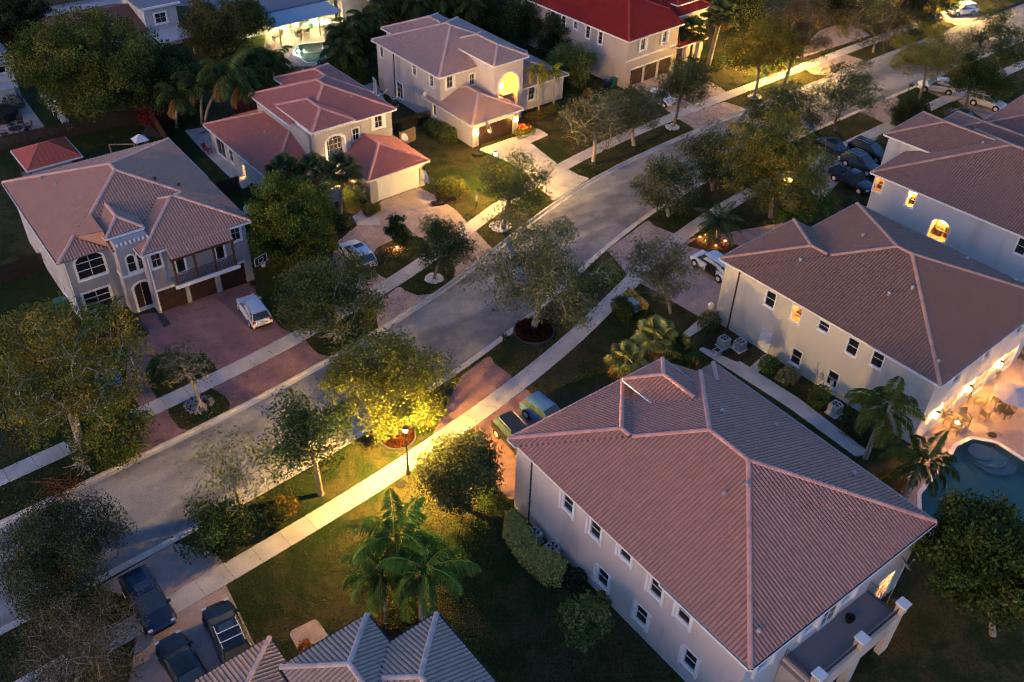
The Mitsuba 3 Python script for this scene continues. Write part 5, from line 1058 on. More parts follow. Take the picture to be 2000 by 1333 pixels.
# ---- street lamps
def street_lamp(label, x, y, power, h=4.15, ew=4.0):
    key = thing('street_lamp', label, 'street lamp', 'street lamps along the sidewalks')
    MB().lathe(x, y, [(0, 0), (.17, 0), (.17, .25), (.11, .35), (.09, .9), (.06, 1.0), (.045, h-.15), (.07, h-.1), (.07, h)], 12).put(key, 'pole', 'black_metal')
    MB().lathe(x, y, [(.0, h), (.06, h), (.07, h+.05), (0, h+.05)], 8).lathe(x, y, [(.0, h+.62), (.05, h+.58), (.10, h+.52), (.24, h+.43), (.20, h+.41), (0, h+.41)], 8).put(key, 'lantern_cap', 'black_metal')
    m = MB()
    for k in range(4): a = k*math.pi/2 + .78; m.tube([(x+.13*math.cos(a), y+.13*math.sin(a), h+.03), (x+.20*math.cos(a), y+.20*math.sin(a), h+.43)], .012, 4)
    m.put(key, 'lantern_frame', 'black_metal')
    MB().lathe(x, y, [(0, h+.052), (.105, h+.055), (.165, h+.40), (0, h+.405)], 12).put(key, 'lantern_glass', 'lamp_clear', emit=power, ew=ew)
AMBER = np.array([1.0, .575, .105])
street_lamp('black street lamp glowing beside the near sidewalk', *(24.35,40.09), AMBER*1600)
street_lamp('street lamp shining behind the forked tree at the pale driveway', 54.2, 68.3, AMBER*820)
street_lamp('street lamp in the golden tree at the upper right', 104.4, 72.0, AMBER*1600)
street_lamp('dim street lamp among the leaves of the broad yellow-green tree', 74.9, 46.8, AMBER*90, ew=.5)
street_lamp('street lamp beyond the top right corner', 145.3, 70.8, AMBER*1600)
# ---- smaller street furniture
def mailbox(label, px, az=0, mat='black_metal'):
    key = thing('mailbox', label, 'mailbox', 'mailboxes on posts by the kerb'); M = RZ(az, (*px, 0))
    MB().box((-.05, -.05, -.1), (.05, .05, 1.05), M=M).put(key, 'post', mat); MB().box((-.03, -.4, .85), (.03, .0, .91), M=M).put(key, 'bracket', mat)
    b = MB(); pr = Polygon([(-.12, 0), (.12, 0), (.12, .16)] + [(.12*math.cos(t), .16 + .11*math.sin(t)) for t in np.linspace(0, math.pi, 8)]); t = MB().prism(pr, -.42, .12); v, f, _ = t.done(); v = np.c_[v[:, 0], v[:, 2], v[:, 1] + 1.0]; v = v @ M[:3, :3].T + M[:3, 3]; b.add(v, f[:, ::-1]); b.put(key, 'box', mat)
    MB().box((.12, -.2, 1.15), (.135, -.1, 1.4), M=M).put(key, 'flag', mat)
mailbox('black mailbox at the red near driveway by the large olive tree', (38.86,47.43), 20)
mailbox('black mailbox beside the ring of white stones', (40.57,58.36), 200); mailbox('black mailbox under the leafless driveway tree', (15.84,54.52), 200)
mailbox('black mailbox at the tan apron under the pale-trunked tree', (65.32,55.31), 20); mailbox('black mailbox left of the white off-roader', (113.33,56.87), 20)
mailbox('black mailbox under the half bare tree', (65.32,65.19), 200)
mailbox('mailbox in the lamp light below the large glowing tree', (25.17,44.43), 20, 'dark_blue_plastic')
def hoop(label, px, face, clear=True, lean=0.0):
    key = thing('basketball_hoop', label, 'basketball hoop', 'portable basketball hoops on driveways'); M = RZ(face, (*px, 0))
    MB().box((-1.1, -.38, 0), (.1, .38, .2), M=M).put(key, 'base', 'black_rubber')
    p = lambda *q: [tuple((M @ np.array([*a, 1]))[:3]) for a in q]
    MB().tube(p((-.55, 0, .15), (0.0, 0, 2.3)), .055, 8).tube(p((0, 0, 2.3), (.55, 0, 3.15)), .04, 6).tube(p((-.9, 0, .2), (-.2, 0, 1.5)), .03, 6).put(key, 'pole', 'black_metal')
    MB().box((.56, -.68, 2.85), (.60, .68, 3.65), M=M).put(key, 'backboard', 'black_metal' if not clear else 'grey_metal')
    fr = MB()
    for a, b in (((.605, -.70, 2.83), (.625, .70, 2.88)), ((.605, -.70, 3.62), (.625, .70, 3.67)), ((.605, -.70, 2.83), (.625, -.65, 3.67)), ((.605, .65, 2.83), (.625, .70, 3.67)), ((.605, -.3, 3.02), (.62, .3, 3.06)), ((.605, -.3, 3.42), (.62, .3, 3.46)), ((.605, -.3, 3.02), (.62, -.26, 3.46)), ((.605, .26, 3.02), (.62, .3, 3.46))): fr.box(a, b, M=M)
    fr.put(key, 'board_marking', 'white_trim')
    c = (.86, 0, 3.05); MB().tube(p(*[(c[0]+.23*math.cos(t), .23*math.sin(t), c[2]) for t in np.linspace(0, 6.283, 17)]), .014, 5).put(key, 'rim', 'red_cloth')
    n = MB()
    for k in range(12): a, b2 = k*.5236, (k+1.5)*.5236; n.tube(p((c[0]+.22*math.cos(a), .22*math.sin(a), c[2]), (c[0]+.13*math.cos(b2), .13*math.sin(b2), c[2]-.42)), .008, 3); n.tube(p((c[0]+.22*math.cos(a), .22*math.sin(a), c[2]), (c[0]+.13*math.cos(a-.78), .13*math.sin(a-.78), c[2]-.42)), .008, 3)
    n.put(key, 'net', 'white_trim')
hoop('basketball hoop at the edge of the red driveway', (26.49,67.03), -75, False); hoop('basketball hoop at the edge of the tan driveway', (47.33,69.86), 160); hoop('dark basketball hoop in front of the lit garage door', (58.12,75.58), -20, False)
def ac_unit(label, px, s=.42, h=.85, az=38, mat='pale_metal', rnd=False):
    key = thing('air_conditioner', label, 'air conditioner', None); x, y = px; M = RZ(az-40, (x, y, 0))
    if rnd: MB().lathe(x, y, [(0, .06), (s, .06), (s, h), (s*.86, h+.04), (0, h+.04)], 20).put(key, 'case', 'gutter_dark')
    else: MB().box((-s, -s, .08), (s, s, h), M=M).put(key, 'case', mat)
    MB().box((-s-.1, -s-.1, 0), (s+.1, s+.1, .08), M=M).put(key, 'pad', 'concrete_material')
    z = h + (.04 if rnd else 0)
    MB().lathe(x, y, [(s*.80, z+.004), (s*.80, z+.03), (s*.99, z+.03), (s*.99, z-.02)], 24).put(key, 'fan_ring', mat)
    MB().lathe(x, y, [(0, z+.006), (s*.80, z+.006)], 24).put(key, 'fan_well', 'black_rubber')
    f = MB()
    for k in range(4): a = k*math.pi/2; f.add([(x, y, z+.012), (x+s*.7*math.cos(a-.35), y+s*.7*math.sin(a-.35), z+.012), (x+s*.7*math.cos(a+.35), y+s*.7*math.sin(a+.35), z+.022)], [[0, 1, 2]])
    f.put(key, 'fan', 'grey_metal')
ac_unit('air conditioner behind the clipped hedge of the pink house, upper one', (27.7,29.94)); ac_unit('air conditioner behind the clipped hedge of the pink house, lower one', (27.91,28.33))
ac_unit('square air conditioner by the cream house nearer the street', (53.9,36.25)); ac_unit('air conditioner between the square one and the white door', (54.67,35.15), mat='grey_metal'); ac_unit('tall air conditioner under the cream house window', (54.5,25.32), .42, 1.0)
ac_unit('air conditioner in the clipped hedge of the mauve house, left', (57.27,83.66)); ac_unit('air conditioner in the clipped hedge of the mauve house, right', (57.63,82.11)); ac_unit('round dark heat pump beside the mauve house patio door', (56.92,91.86), .38, 1.0, rnd=True, mat='metal_white')
def dish(label, x, y, z, az, zb=None, mat='metal_white', R=.42):
    key = thing('satellite_dish', label, 'satellite dish'); el = .7; d = np.array([math.cos(az)*math.cos(el), math.sin(az)*math.cos(el), math.sin(el)]); s = np.cross(d, [0, 0, 1.]); s /= np.linalg.norm(s); u = np.cross(s, d); c = np.array([x, y, z])
    v = [c - d*.05] + [c + (s*math.cos(a) + u*math.sin(a))*R*k + d*(.12*k*k - .05) for k in (.5, 1) for a in np.linspace(0, 6.283, 24, endpoint=False)]
    f = [[0, 1+k, 1+(k+1) % 24] for k in range(24)]; g = [[1+k, 25+k, 25+(k+1) % 24, 1+(k+1) % 24] for k in range(24)]
    MB().add(v, f).add(v, g).put(key, 'reflector', mat)
    MB().tube([c - u*R*.8, c + d*.55], .014, 5).tube([c + d*.5, c + d*.62], .04, 8).put(key, 'feed_arm', 'grey_metal'); MB().tube([(x, y, z if zb is None else zb), c - d*.02], .03, 6).put(key, 'mast', 'grey_metal')
dish('white satellite dish on a mast behind the grey house corner', *(27.53,69.78,6.4), -1.4, 3.0); dish('white satellite dish beside the tan wooden fence', *(50.71,80.07,2.4), -1.4, 0); dish('pale satellite dish on the mauve side wall', *(57.83,86.32,3.2), -1.2); dish('satellite dish with long arm at the corner of the pink house', *(41.88,12.17,4.6), -.6, 0, 'pale_metal', .5)
def bin_(label, px, mat, az=0, name='wheelie_bin'):
    key = thing(name, label, 'bin'); M = RZ(az, (*px, 0)); b = MB().add(np.array([[sx*a, sy*b_, z] for z, a, b_ in ((.05, .24, .28), (1.0, .31, .37)) for sx, sy in ((-1, -1), (1, -1), (1, 1), (-1, 1))]) @ M[:3, :3].T + M[:3, 3], [[3, 2, 1, 0], [4, 5, 6, 7], [0, 1, 5, 4], [1, 2, 6, 5], [2, 3, 7, 6], [3, 0, 4, 7]]); b.put(key, 'body', mat)
    MB().box((-.33, -.39, 1.0), (.33, .40, 1.08), M=M).put(key, 'lid', mat)
    for s_ in (-.28, .28): MB().tube([(M @ [s_-.03, .32, .12, 1])[:3], (M @ [s_+.03, .32, .12, 1])[:3]], .12, 12).put(key, 'wheel', 'black_rubber')
bin_('dark green wheelie bin under the dark tree', (74.51,56.9), 'dark_green'); bin_('dark green wheelie bin right beside the other under the dark tree', (75.33,56.59), 'dark_green', 10); bin_('blue bin at the corner of the red roofed house', (81.97,80.73), 'dark_blue_plastic'); bin_('teal lidded bin next to the blue one', (83.17,80.66), 'teal_plastic')
k = thing('storage_box', 'teal storage box beside the grey house wall', 'box'); M = RZ(-1, (*(11.67,74.9), 0)); MB().box((-.7, -.4, 0), (.7, .4, .5), M=M).put(k, 'body', 'teal_plastic'); MB().box((-.73, -.43, .5), (.73, .43, .57), M=M).put(k, 'lid', 'teal_plastic')
k = thing('utility_box', 'grey-green utility box between two hedges', 'utility box'); M = RZ(1, (*(51.22,44.73), 0)); MB().box((-.55, -.5, 0), (.55, .5, .75), M=M).put(k, 'cabinet', 'grey_metal'); MB().box((-.58, -.53, .75), (.58, .53, .82), M=M).put(k, 'lid', 'pale_metal'); MB().box((-.8, -.7, 0), (.8, .7, .05), M=M).put(k, 'pad', 'concrete_material')
# small flowers catching the light, and garden spotlights
r = np.random.default_rng(77); k = thing('bloom_patch', 'yellow blooms dotted over the hedge by the utility box', 'flowers'); m = MB()
hq = smoothp(P((51.57,46.28), (52.78,46.46), (52.42,43.74), (51.55,43.26), (51.56,43.91)), .2)
for _ in range(400):
    p = r.uniform(hq.bounds[:2], hq.bounds[2:])
    if hq.contains(Point(*p)): s = r.uniform(.03, .06); z = r.uniform(.5, .66); m.box((p[0]-s, p[1]-s, z-s), (p[0]+s, p[1]+s, z+s))
m.c = [np.broadcast_to((.75, .42, .06), (8, 3))]*len(m.c); m.put(k, 'bloom', 'finish_matte', color=True, kind='stuff')
k = thing('flower_clump', 'red and yellow flowers on the clipped hedge by the lit garage', 'flowers'); m = MB(); c0 = np.array((65.44,77.54))
for _ in range(90): p = c0 + r.normal(0, .35, 2); s = r.uniform(.04, .09); z = r.uniform(.45, .75); m.box((p[0]-s, p[1]-s, z-s), (p[0]+s, p[1]+s, z+s)); m.c[-1] = np.broadcast_to((.45, .02, .03) if r.uniform() < .6 else (.5, .33, .03), (8, 3))
m.put(k, 'bloom', 'finish_matte', color=True, kind='stuff')
def spot_light(label, px, power=(150, 62, 12)):
    key = thing('garden_light', label, 'garden light', 'small garden lights'); x, y = px
    MB().tube([(x, y, -.05), (x, y, .22)], .015, 5).lathe(x, y, [(.0, .36), (.10, .33), (.09, .32), (0, .32)], 8).put(key, 'stake', 'black_metal'); MB().lathe(x, y, [(0, .2), (.05, .21), (.055, .30), (0, .315)], 8).put(key, 'lens', 'lamp_clear', emit=power, ew=.12)
for i, px in enumerate(((64.93,48.97), (65.67,48.89), (64.85,48.22), (65.02,46.96), (66.39,46.98))): spot_light(('leftmost', 'topmost', 'middle left', 'lowest', 'rightmost')[i] + ' of five garden lights under the date palm', px, (22, 9, 2))
spot_light('garden light at the foot of the small magnolia', (39.76,65.09), (90, 40, 9)); spot_light('garden light under the pool side palms', (49.29,17.08), (300, 120, 24)); spot_light('garden light on the dark lawn at the top right', (134.88,81.24), (700, 330, 60))
# ---- fences
def fence(label, pts, h, mat, post=2.0, pitch=.16, name='wooden_fence', gap=.02):
    key = thing(name, label, 'fence'); rs = random.Random(label); pl = MB()
    for a, b in zip(pts[:-1], pts[1:]):
        a, b = np.array(a), np.array(b); L = np.linalg.norm(b-a); t = (b-a)/L; A = np.eye(4); A[:2, 0] = t; A[:2, 1] = (-t[1], t[0]); A[:2, 3] = a; n = int(L/pitch)
        for k in range(n): pl.box((k*pitch + gap/2, -.012, .04), ((k+1)*pitch - gap/2, .012, h + rs.uniform(-.02, .02)), M=A)
        for z in (.35, h - .3): pl.box((0, .013, z), (L, .05, z + .09), M=A)
        for k in range(int(L/post) + 1): MB().box((k*post - .05, .051, -.1), (k*post + .05, .15, h + .05), M=A).put(key, 'post', mat)
    pl.put(key, 'planks', mat, kind='stuff')
fence('dark brown plank fence at the left of the grey house', [(6.4,81.06), (12.25,81.21)], 1.8, 'fence_wood'); fence('brown plank fence behind the back garden of the grey house', [(14.5, 106.8), (31.66,104.89), (30.53,97.06)], 1.8, 'fence_wood')
fence('black fence between the stepped roof house and the mauve house', [(52.41,85.81), (57.95,85.48)], 1.6, 'black_metal', name='black_fence', pitch=.12); fence('tan wooden fence beside the satellite dish', [(51.74,82.55), (54.01,82.79)], 1.7, 'pale_wood'); fence('dark fence between the grey house and the side patio', [(30.53,84.05), (32.86,83.92)], 1.7, 'fence_wood')
fence('white vinyl fence of the neighbour patio', [(15.37,107.57), (22.09,107.35)], 1.0, 'metal_white', name='white_fence', gap=.004); fence('brown fence section right of the grey house back garden', [(30.53,97.06), (29.32,92.15)], 1.8, 'fence_wood')
# ---- gazebo, swing set and things in the left back gardens
k = thing('gazebo', 'gazebo with a bright orange-red standing seam metal roof', 'gazebo'); x0, y0, x1, y1, z0 = 15.6, 95.6, 21.1, 101.0, 2.55
bsdf('gazebo_red', (.40, .075, .035), .5, .4)
xm0, xm1, ym, zt = 17.9, 18.8, 98.3, 3.75
Fq = [[(x0, y0, z0), (x1, y0, z0), (xm1, ym, zt), (xm0, ym, zt)], [(x1, y1, z0), (x0, y1, z0), (xm0, ym, zt), (xm1, ym, zt)]]; Ft = [[(x1, y0, z0), (x1, y1, z0), (xm1, ym, zt)], [(x0, y1, z0), (x0, y0, z0), (xm0, ym, zt)]]
m = MB()
for q in Fq: m.add(q, [[0, 1, 2, 3]])
for q in Ft: m.add(q, [[0, 1, 2]])
m.put(k, 'roof', 'gazebo_red'); m = MB()
for q in Fq + Ft:
    q = np.array(q); n = 12
    for i in range(1, n):
        a = q[0] + (q[1]-q[0])*i/n; e = q[1]-q[0]; e = e/np.linalg.norm(e); up_ = q[2] - q[1]; up_ = up_ - e*(up_ @ e)
        u = i/n; L0 = np.linalg.norm(q[1]-q[0]); top_a = (q[-1]-q[0]) @ e if len(q) == 4 else (q[2]-q[0]) @ e; top_b = (q[2]-q[0]) @ e; s_ = u*L0
        f = 1.0 if top_a <= s_ <= top_b else (s_/top_a if s_ < top_a else (L0-s_)/(L0-top_b)); f = max(.03, min(1, f)) - .01
        m.tube([a + [0, 0, .015], a + up_*f + [0, 0, .015]], .028, 4)
    m.tube([q[0], q[-1]], .05, 5) ; m.tube([q[1], q[2]], .05, 5)
m.put(k + '__roof', 'seam', 'gazebo_red', kind='stuff', key=k + '__roof__seam')
MB().box((x0-.05, y0-.08, z0-.16), (x1+.05, y0, z0-.01)).box((x0-.05, y1, z0-.16), (x1+.05, y1+.08, z0-.01)).box((x0-.08, y0+.0, z0-.16), (x0, y1, z0-.01)).box((x1, y0, z0-.16), (x1+.08, y1, z0-.01)).put(k, 'gutter', 'metal_white')
for a, b in ((x0+.3, y0+.3), (x1-.3, y0+.3), (x0+.3, y1-.3), (x1-.3, y1-.3)): MB().box((a-.08, b-.08, 0), (a+.08, b+.08, z0-.05)).put(k, 'post', 'brown_wood')
MB().box((x0+.2, y0+.2, 0), (x1-.2, y1-.2, .03)).put(k, 'floor', 'grey_slab')
k = thing('swing_set', 'wooden swing set with a slide tower behind the grey house', 'swing set'); a, b = np.array((24.41,97.2,2.2)), np.array((26.59,95.79,2.2))
MB().tube([a, b], .07, 6).put(k, 'beam', 'pale_wood')
for e in (a, b):
    for d in (-.7, .7): MB().tube([e, e + [.05, d, -2.2]], .05, 6).put(k, 'leg', 'pale_wood')
c = b + [.7, 0, 0]; MB().box((c[0]-.6, c[1]-.6, 1.2), (c[0]+.6, c[1]+.6, 1.3)).put(k, 'platform', 'pale_wood')
for dx in (-.55, .55):
    for dy in (-.55, .55): MB().box((c[0]+dx-.05, c[1]+dy-.05, 0), (c[0]+dx+.05, c[1]+dy+.05, 2.6)).put(k, 'tower_post', 'pale_wood')
MB().add([(c[0]-.75, c[1]-.75, 2.55), (c[0]+.75, c[1]-.75, 2.55), (c[0]+.75, c[1]+.75, 2.55), (c[0]-.75, c[1]+.75, 2.55), (c[0], c[1], 3.2)], [[0, 1, 4], [1, 2, 4], [2, 3, 4], [3, 0, 4]]).put(k, 'tower_roof', 'metal_white')
for t in (.3, .6): p = a*(1-t) + b*t; MB().tube([p, p - [.2, 0, 1.7]], .012, 3).tube([p + [.02, .4, 0], p + [-.2, .4, -1.7]], .012, 3).box((p[0]-.35, p[1]-.05, .45), (p[0]-.05, p[1]+.45, .49)).put(k, 'swing', 'black_rubber')
k = thing('shade_sail', 'dark brown shade sail behind the swing set', 'shade sail'); MB().add([(29.58,99.48,2.4), (29.6,95.41,2.2), (27.6,96.15,2.6), (29.6,99.56,2.36), (29.63,95.49,2.16), (27.62,96.23,2.56)], [[0, 1, 2], [5, 4, 3]]).put(k, 'cloth', 'brown_wood')
for p in ((29.58,99.48,2.4), (29.6,95.41,2.2)): MB().tube([(*p[:2], 0), (*p[:2], 2.5)], .05, 6).put(k, 'pole', 'black_metal')
def chair(label, px, az, mat='chair_fabric', leg='black_metal', name='patio_chair', group=None, s=1.0):
    key = thing(name, label, 'chair', group); M = RZ(az, (*px, 0)) @ np.diag([s, s, s, 1])
    MB().box((-.25, -.25, .40), (.25, .25, .45), M=M).put(key, 'seat', mat); B2 = M.copy(); tilt = np.eye(4); tilt[0, 2] = -.22; MB().box((-.25, -.25, .45), (-.20, .25, .95), M=M @ tilt).put(key, 'backrest', mat)
    for dx in (-.23, .23):
        for dy in (-.23, .23): MB().box((dx-.02, dy-.02, .012), (dx+.02, dy+.02, .40), M=M).put(key, 'leg', leg)
    for dy in (-.26, .26): MB().box((-.24, dy-.025, .62), (.22, dy+.025, .65), M=M).box((.18, dy-.02, .45), (.21, dy+.02, .62), M=M).put(key, 'armrest', leg)
    return key
def table(label, px, R, h, mat, name='patio_table', legs='black_metal', sq=False, az=0):
    key = thing(name, label, 'table'); x, y = px
    if sq: M = RZ(az, (x, y, 0)); MB().box((-R, -R*.7, h-.04), (R, R*.7, h), M=M).put(key, 'top', mat); pos = [(M @ [sx*R*.85, sy*R*.55, 0, 1])[:2] for sx in (-1, 1) for sy in (-1, 1)]
    else: MB().lathe(x, y, [(0, h-.04), (R, h-.04), (R, h), (0, h)], 24).put(key, 'top', mat); pos = [(x+R*.6*math.cos(a), y+R*.6*math.sin(a)) for a in (.8, 2.4, 3.9, 5.5)]
    for p in pos: MB().tube([(*p, .012), (*p, h-.04)], .025, 5).put(key, 'leg', legs)
    return key
table('grey patio table on the neighbour paving at the left edge', (18.23,110.09), .75, .72, 'dark_furniture')
for i, (px, a) in enumerate((((16.92,109.78), 0), ((18.19,111.68), -60), ((19.14,111.65), -110), ((19.48,109.98), 180), ((18.73,108.8), 120), ((17.19,108.82), 40))): chair('grey high-backed chair at the neighbour patio table, ' + ('leftmost of six', 'far left side', 'far right side', 'rightmost of six', 'near right side', 'near left side')[i], px, a, 'dark_furniture', group='chairs round the neighbour patio table', s=1.25)
k = thing('spa_cover', 'dark covered spa at the left edge', 'spa'); MB().lathe(*(17.9,115.11), [(0, .0), (1.9, 0), (1.95, .85), (1.8, .98), (0, 1.02)], 8).put(k, 'cover', 'black_rubber')
for i, px in enumerate(((23.59,117.39), (23.48,115.73), (23.46,114.02), (23.4,112.39), (23.47,111.18), (23.24,108.74), (23.27,107.13))):
    chair(('first', 'second', 'third', 'fourth', 'fifth', 'sixth', 'last')[i] + ' white chair from the top in the row by the dark tree', px, 150 + 25*i, 'metal_white', 'metal_white', name='white_chair', s=1.25)
# planter of the grey house and dark strips by its entry
pl = P((12.16,70.38), (13.89,71.79), (15.92,69.83), (16,66.66), (15.63,66.51), (12.4,67.13), (12.1,68.28))
m = MB().poly(pl, .05); structure('planting_bed', m, 'mulch_material'); k = thing('planter_edging', 'low dark stone edging round the planter of the grey house', 'edging')
for a, b in (((11.93,67.81), (13.97,67.31)), ((13.97,67.31), (15.91,66.65)), ((15.91,66.65), (15.87,69.69))):
    a, b = np.array(a), np.array(b); L = np.linalg.norm(b-a); A = np.eye(4); t = (b-a)/L; A[:2, 0] = t; A[:2, 1] = (-t[1], t[0]); A[:2, 3] = a; n = max(1, int(L/.45))
    for i in range(n): MB().box((i*L/n + .01, -.1, 0), ((i+1)*L/n - .01, .1, .32), M=A).put(k, 'stone', 'dark_stone')
k = thing('edging_strip', 'black pebble strip beside the garage pillar of the grey house', 'edging strip'); pp = P((17.62,69.76), (18.02,69.83), (17.89,66.67), (17.24,66.62)); MB().prism(pp, .006, .05).put(k, 'base', 'dark_stone')
for nm, pol in (('garage_bed', P((40.08,73.61), (42.83,74.9), (42.91,72.56), (40.19,72.31))), ('entry_bed', P((36.15,71.92), (38.85,72.55), (38.99,71.02), (35.92,69.57))), ('palm_bed', P((62.91,48.95), (66.12,49.5), (66.58,47.41), (67.23,45.79), (64.4,45.63))), ('side_bed', P((52.29,37.53), (54.41,37.69), (55.27,34.03), (53.21,34.06))), ('side_bed_lower', P((54.14,28.43), (55.66,28.07), (54.78,22.11), (53.51,21.69))), ('slender_palm_bed', P((67.23,79.92), (71.17,80.59), (73.69,80.42), (71.58,78.56), (67.63,78.29))), ('magnolia_bed', Polygon(Point((39.98,65.16)).buffer(.75))), ('lawn_bush_bed', Polygon(Point((49.84,70.1)).buffer(1.7))), ('near_palm_bed', Polygon(Point((17.54,29.73)).buffer(2.2)))):
    structure(nm, MB().poly(smoothp(pol, .2), .009), 'mulch_material')
chair('red garden chair on the white side patio', (33.53,93.43), -60, 'red_cloth', 'red_cloth', name='garden_chair', s=1.2)
def lounger(label, px, az, mat='metal_white', cush='pale_metal'):
    key = thing('sun_lounger', label, 'lounger'); M = RZ(az, (*px, 0)); MB().box((-.95, -.34, .28), (.35, .34, .36), M=M).put(key, 'seat', cush); t = np.eye(4); t[2, 0] = .7; t[2, 3] = -.24; MB().box((.35, -.34, .28), (.95, .34, .35), M=M @ t).put(key, 'backrest', cush)
    for dx in (-.85, .6):
        for dy in (-.3, .3): MB().box((dx-.03, dy-.03, 0.01), (dx+.03, dy+.03, .28), M=M).put(key, 'leg', mat)
lounger('long white lounger on the white side patio', (35.42,98.51), 10)
k = thing('garden_screen', 'white upright screen at the corner of the mauve house', 'screen'); MB().box((-.6, -.05, 0), (.6, .05, 1.9), M=RZ(75, (*(57.01,96.31), 0))).put(k, 'panel', 'metal_white')
k = thing('garden_lounge_chair', 'curved white garden lounge chair by the mauve house', 'chair'); a0 = np.array((57.15,95.11)); MB().tube([(a0[0]-.6, a0[1], .1), (a0[0]-.2, a0[1]-.1, .35), (a0[0]+.2, a0[1]-.2, .3), (a0[0]+.7, a0[1]-.3, .9)], .09, 6).put(k, 'seat', 'metal_white')
# ---- pools
def pool(name, poly, depth, zw, label_unused=None):
    rim = np.array(poly.exterior.coords); m = MB(); n = len(rim) - 1
    v = np.vstack([np.c_[rim[:-1], np.full(n, -.0)], np.c_[rim[:-1], np.full(n, -depth)]]); f = [[i, (i+1) % n, n+(i+1) % n, n+i] for i in range(n)]; m.add(v, f); m.poly(poly, -depth); structure(name + '_basin', m, 'pool_plaster')
    structure(name + '_water', MB().poly(poly.buffer(-.004), zw), 'water_material')
    c = MB().prism(poly.buffer(.32).difference(poly.buffer(.005)), -.02, .035); structure(name + '_coping', c, 'white_stone')
pool('pool', pool_f, 1.4, -.10); pool('rear_pool', pool_g, 1.3, -.10)
s1 = np.array((60.32,16.01)); bsdf('pool_step_plaster', (.16, .24, .23), .8, .2)
structure('pool_step', MB().prism(Point(*s1).buffer(.9), -1.39, -.32).prism(Point(s1[0]+.35, s1[1]-.5).buffer(1.35).union(Point(s1[0]+1.5, s1[1]-.9).buffer(.9)).intersection(pool_f.buffer(-.02)), -1.39, -.6).prism(Point(s1[0]+.5, s1[1]-.9).buffer(1.7).union(Point(s1[0]+1.9, s1[1]-1.4).buffer(1.1)).intersection(pool_f.buffer(-.02)), -1.39, -.9), 'pool_step_plaster')
# ---- patio by the pool
k = thing('patio_umbrella', 'pale peach umbrella over the pool patio table', 'umbrella'); ux, uy = 65.2, 17.0; v = [(ux, uy, 2.75)] + [(ux + 1.55*math.cos(a), uy + 1.55*math.sin(a), 2.25 + .0) for a in np.linspace(0, 6.283, 8, endpoint=False)]
MB().add(v, [[0, 1+i, 1+(i+1) % 8] for i in range(8)]).put(k, 'canopy', 'beige_cloth'); MB().tube([(ux, uy, 0), (ux, uy, 2.8)], .03, 8).put(k, 'pole', 'pale_wood')
m = MB()
for i in range(8): m.tube([(ux, uy, 2.72), v[1+i]], .012, 4)
m.put(k, 'ribs', 'pale_wood', kind='stuff')
table('round table under the peach umbrella', (65.2, 17.0), .65, .72, 'dark_furniture')
for px, a, lab in (((64.37,19.85), 200, 'dark chair nearest the patio doors'), ((64.44,18.82), 120, 'dark chair beside the one nearest the doors'), ((65.96,18.05), 60, 'brown chair behind the umbrella'), ((63.56,17.78), 0, 'pale-seated chair below the umbrella'), ((65.11,16.83), 150, 'dark-seated chair right of the pale-seated one'), ((72.66,19.8), 200, 'black chair at the right edge by the cream wall')): chair(lab + ' on the pool patio', px, a, s=1.15)
for px, a, lab in (((60.82,19.33), -50, 'brown lounge chair left of the candle table'), ((61.7,18.45), -120, 'brown lounge chair right of the candle table'), ((60.23,18.36), 100, 'low lounge chair in front of the candle table')): chair(lab, px, a, 'chair_fabric', s=1.35, name='lounge_chair')
table('small dark side table holding a candle light', (60.88,18.57), .4, .5, 'dark_furniture', sq=True)
k = thing('table_lantern', 'glowing candle lantern on the small patio table', 'lantern'); cx_, cy0 = (60.88,18.57); MB().lathe(cx_, cy0, [(0, .5), (.05, .5), (.05, .6), (0, .62)], 8).put(k, 'flame', 'lamp_clear', emit=(260, 150, 50)); MB().lathe(cx_, cy0, [(.09, .5), (.09, .66)], 10).put(k, 'glass', 'pane_material')
k = thing('kettle_grill', 'round dark kettle grill against the patio doors', 'grill'); gx, gy = (68.95,19.86); MB().lathe(gx, gy, [(0, .5), (.22, .55), (.32, .75), (.32, .8), (.2, .98), (0, 1.05)], 14).put(k, 'bowl', 'gutter_dark')
for a in (0, 2.1, 4.2): MB().tube([(gx+.2*math.cos(a), gy+.2*math.sin(a), .6), (gx+.35*math.cos(a), gy+.35*math.sin(a), 0.01)], .02, 4).put(k, 'leg', 'black_metal')
for lab, px, mat in (('dark round drain cover on the pool deck', (62.41,16.36), 'black_rubber'), ('black planter pot on the pink house terrace', None, None)):
    if px: k = thing('drain_cover', lab, 'cover'); MB().lathe(*px, [(0, .012), (.34, .012), (.34, .05), (.2, .07), (0, .07)], 14).put(k, 'disc', mat)
tx, ty, _ = (36.85,12.21,3.2); k = thing('planter_pot', 'black pot on the rear terrace of the pink house', 'pot'); MB().lathe(tx, ty, [(0, 3.2), (.2, 3.2), (.3, 3.62), (.25, 3.62), (.2, 3.5), (0, 3.5)], 14).put(k, 'pot', 'black_rubber')
k = thing('tank_cover', 'black buried-tank cover on the lawn by the near street lamp', 'cover'); MB().lathe(*(23.42,39.62), [(0, .03), (.38, .03), (.42, .0)], 14).put(k, 'lid', 'black_rubber')
k = thing('street_sign', 'white sign leaning on a post by the lit far sidewalk', 'sign'); p = (50.66,66.82); MB().tube([(*p, 0), (*p, 1.5)], .03, 6).put(k, 'post', 'black_metal'); MB().box((-.2, -.02, .75), (.2, .02, 1.5), M=RZ(30, (*p, 0))).put(k, 'panel', 'metal_white')
k = thing('hose_reel', 'blue and white coiled hoses by the cream house side path', 'hose'); hx, hy = (55.08,22.87); m = MB()
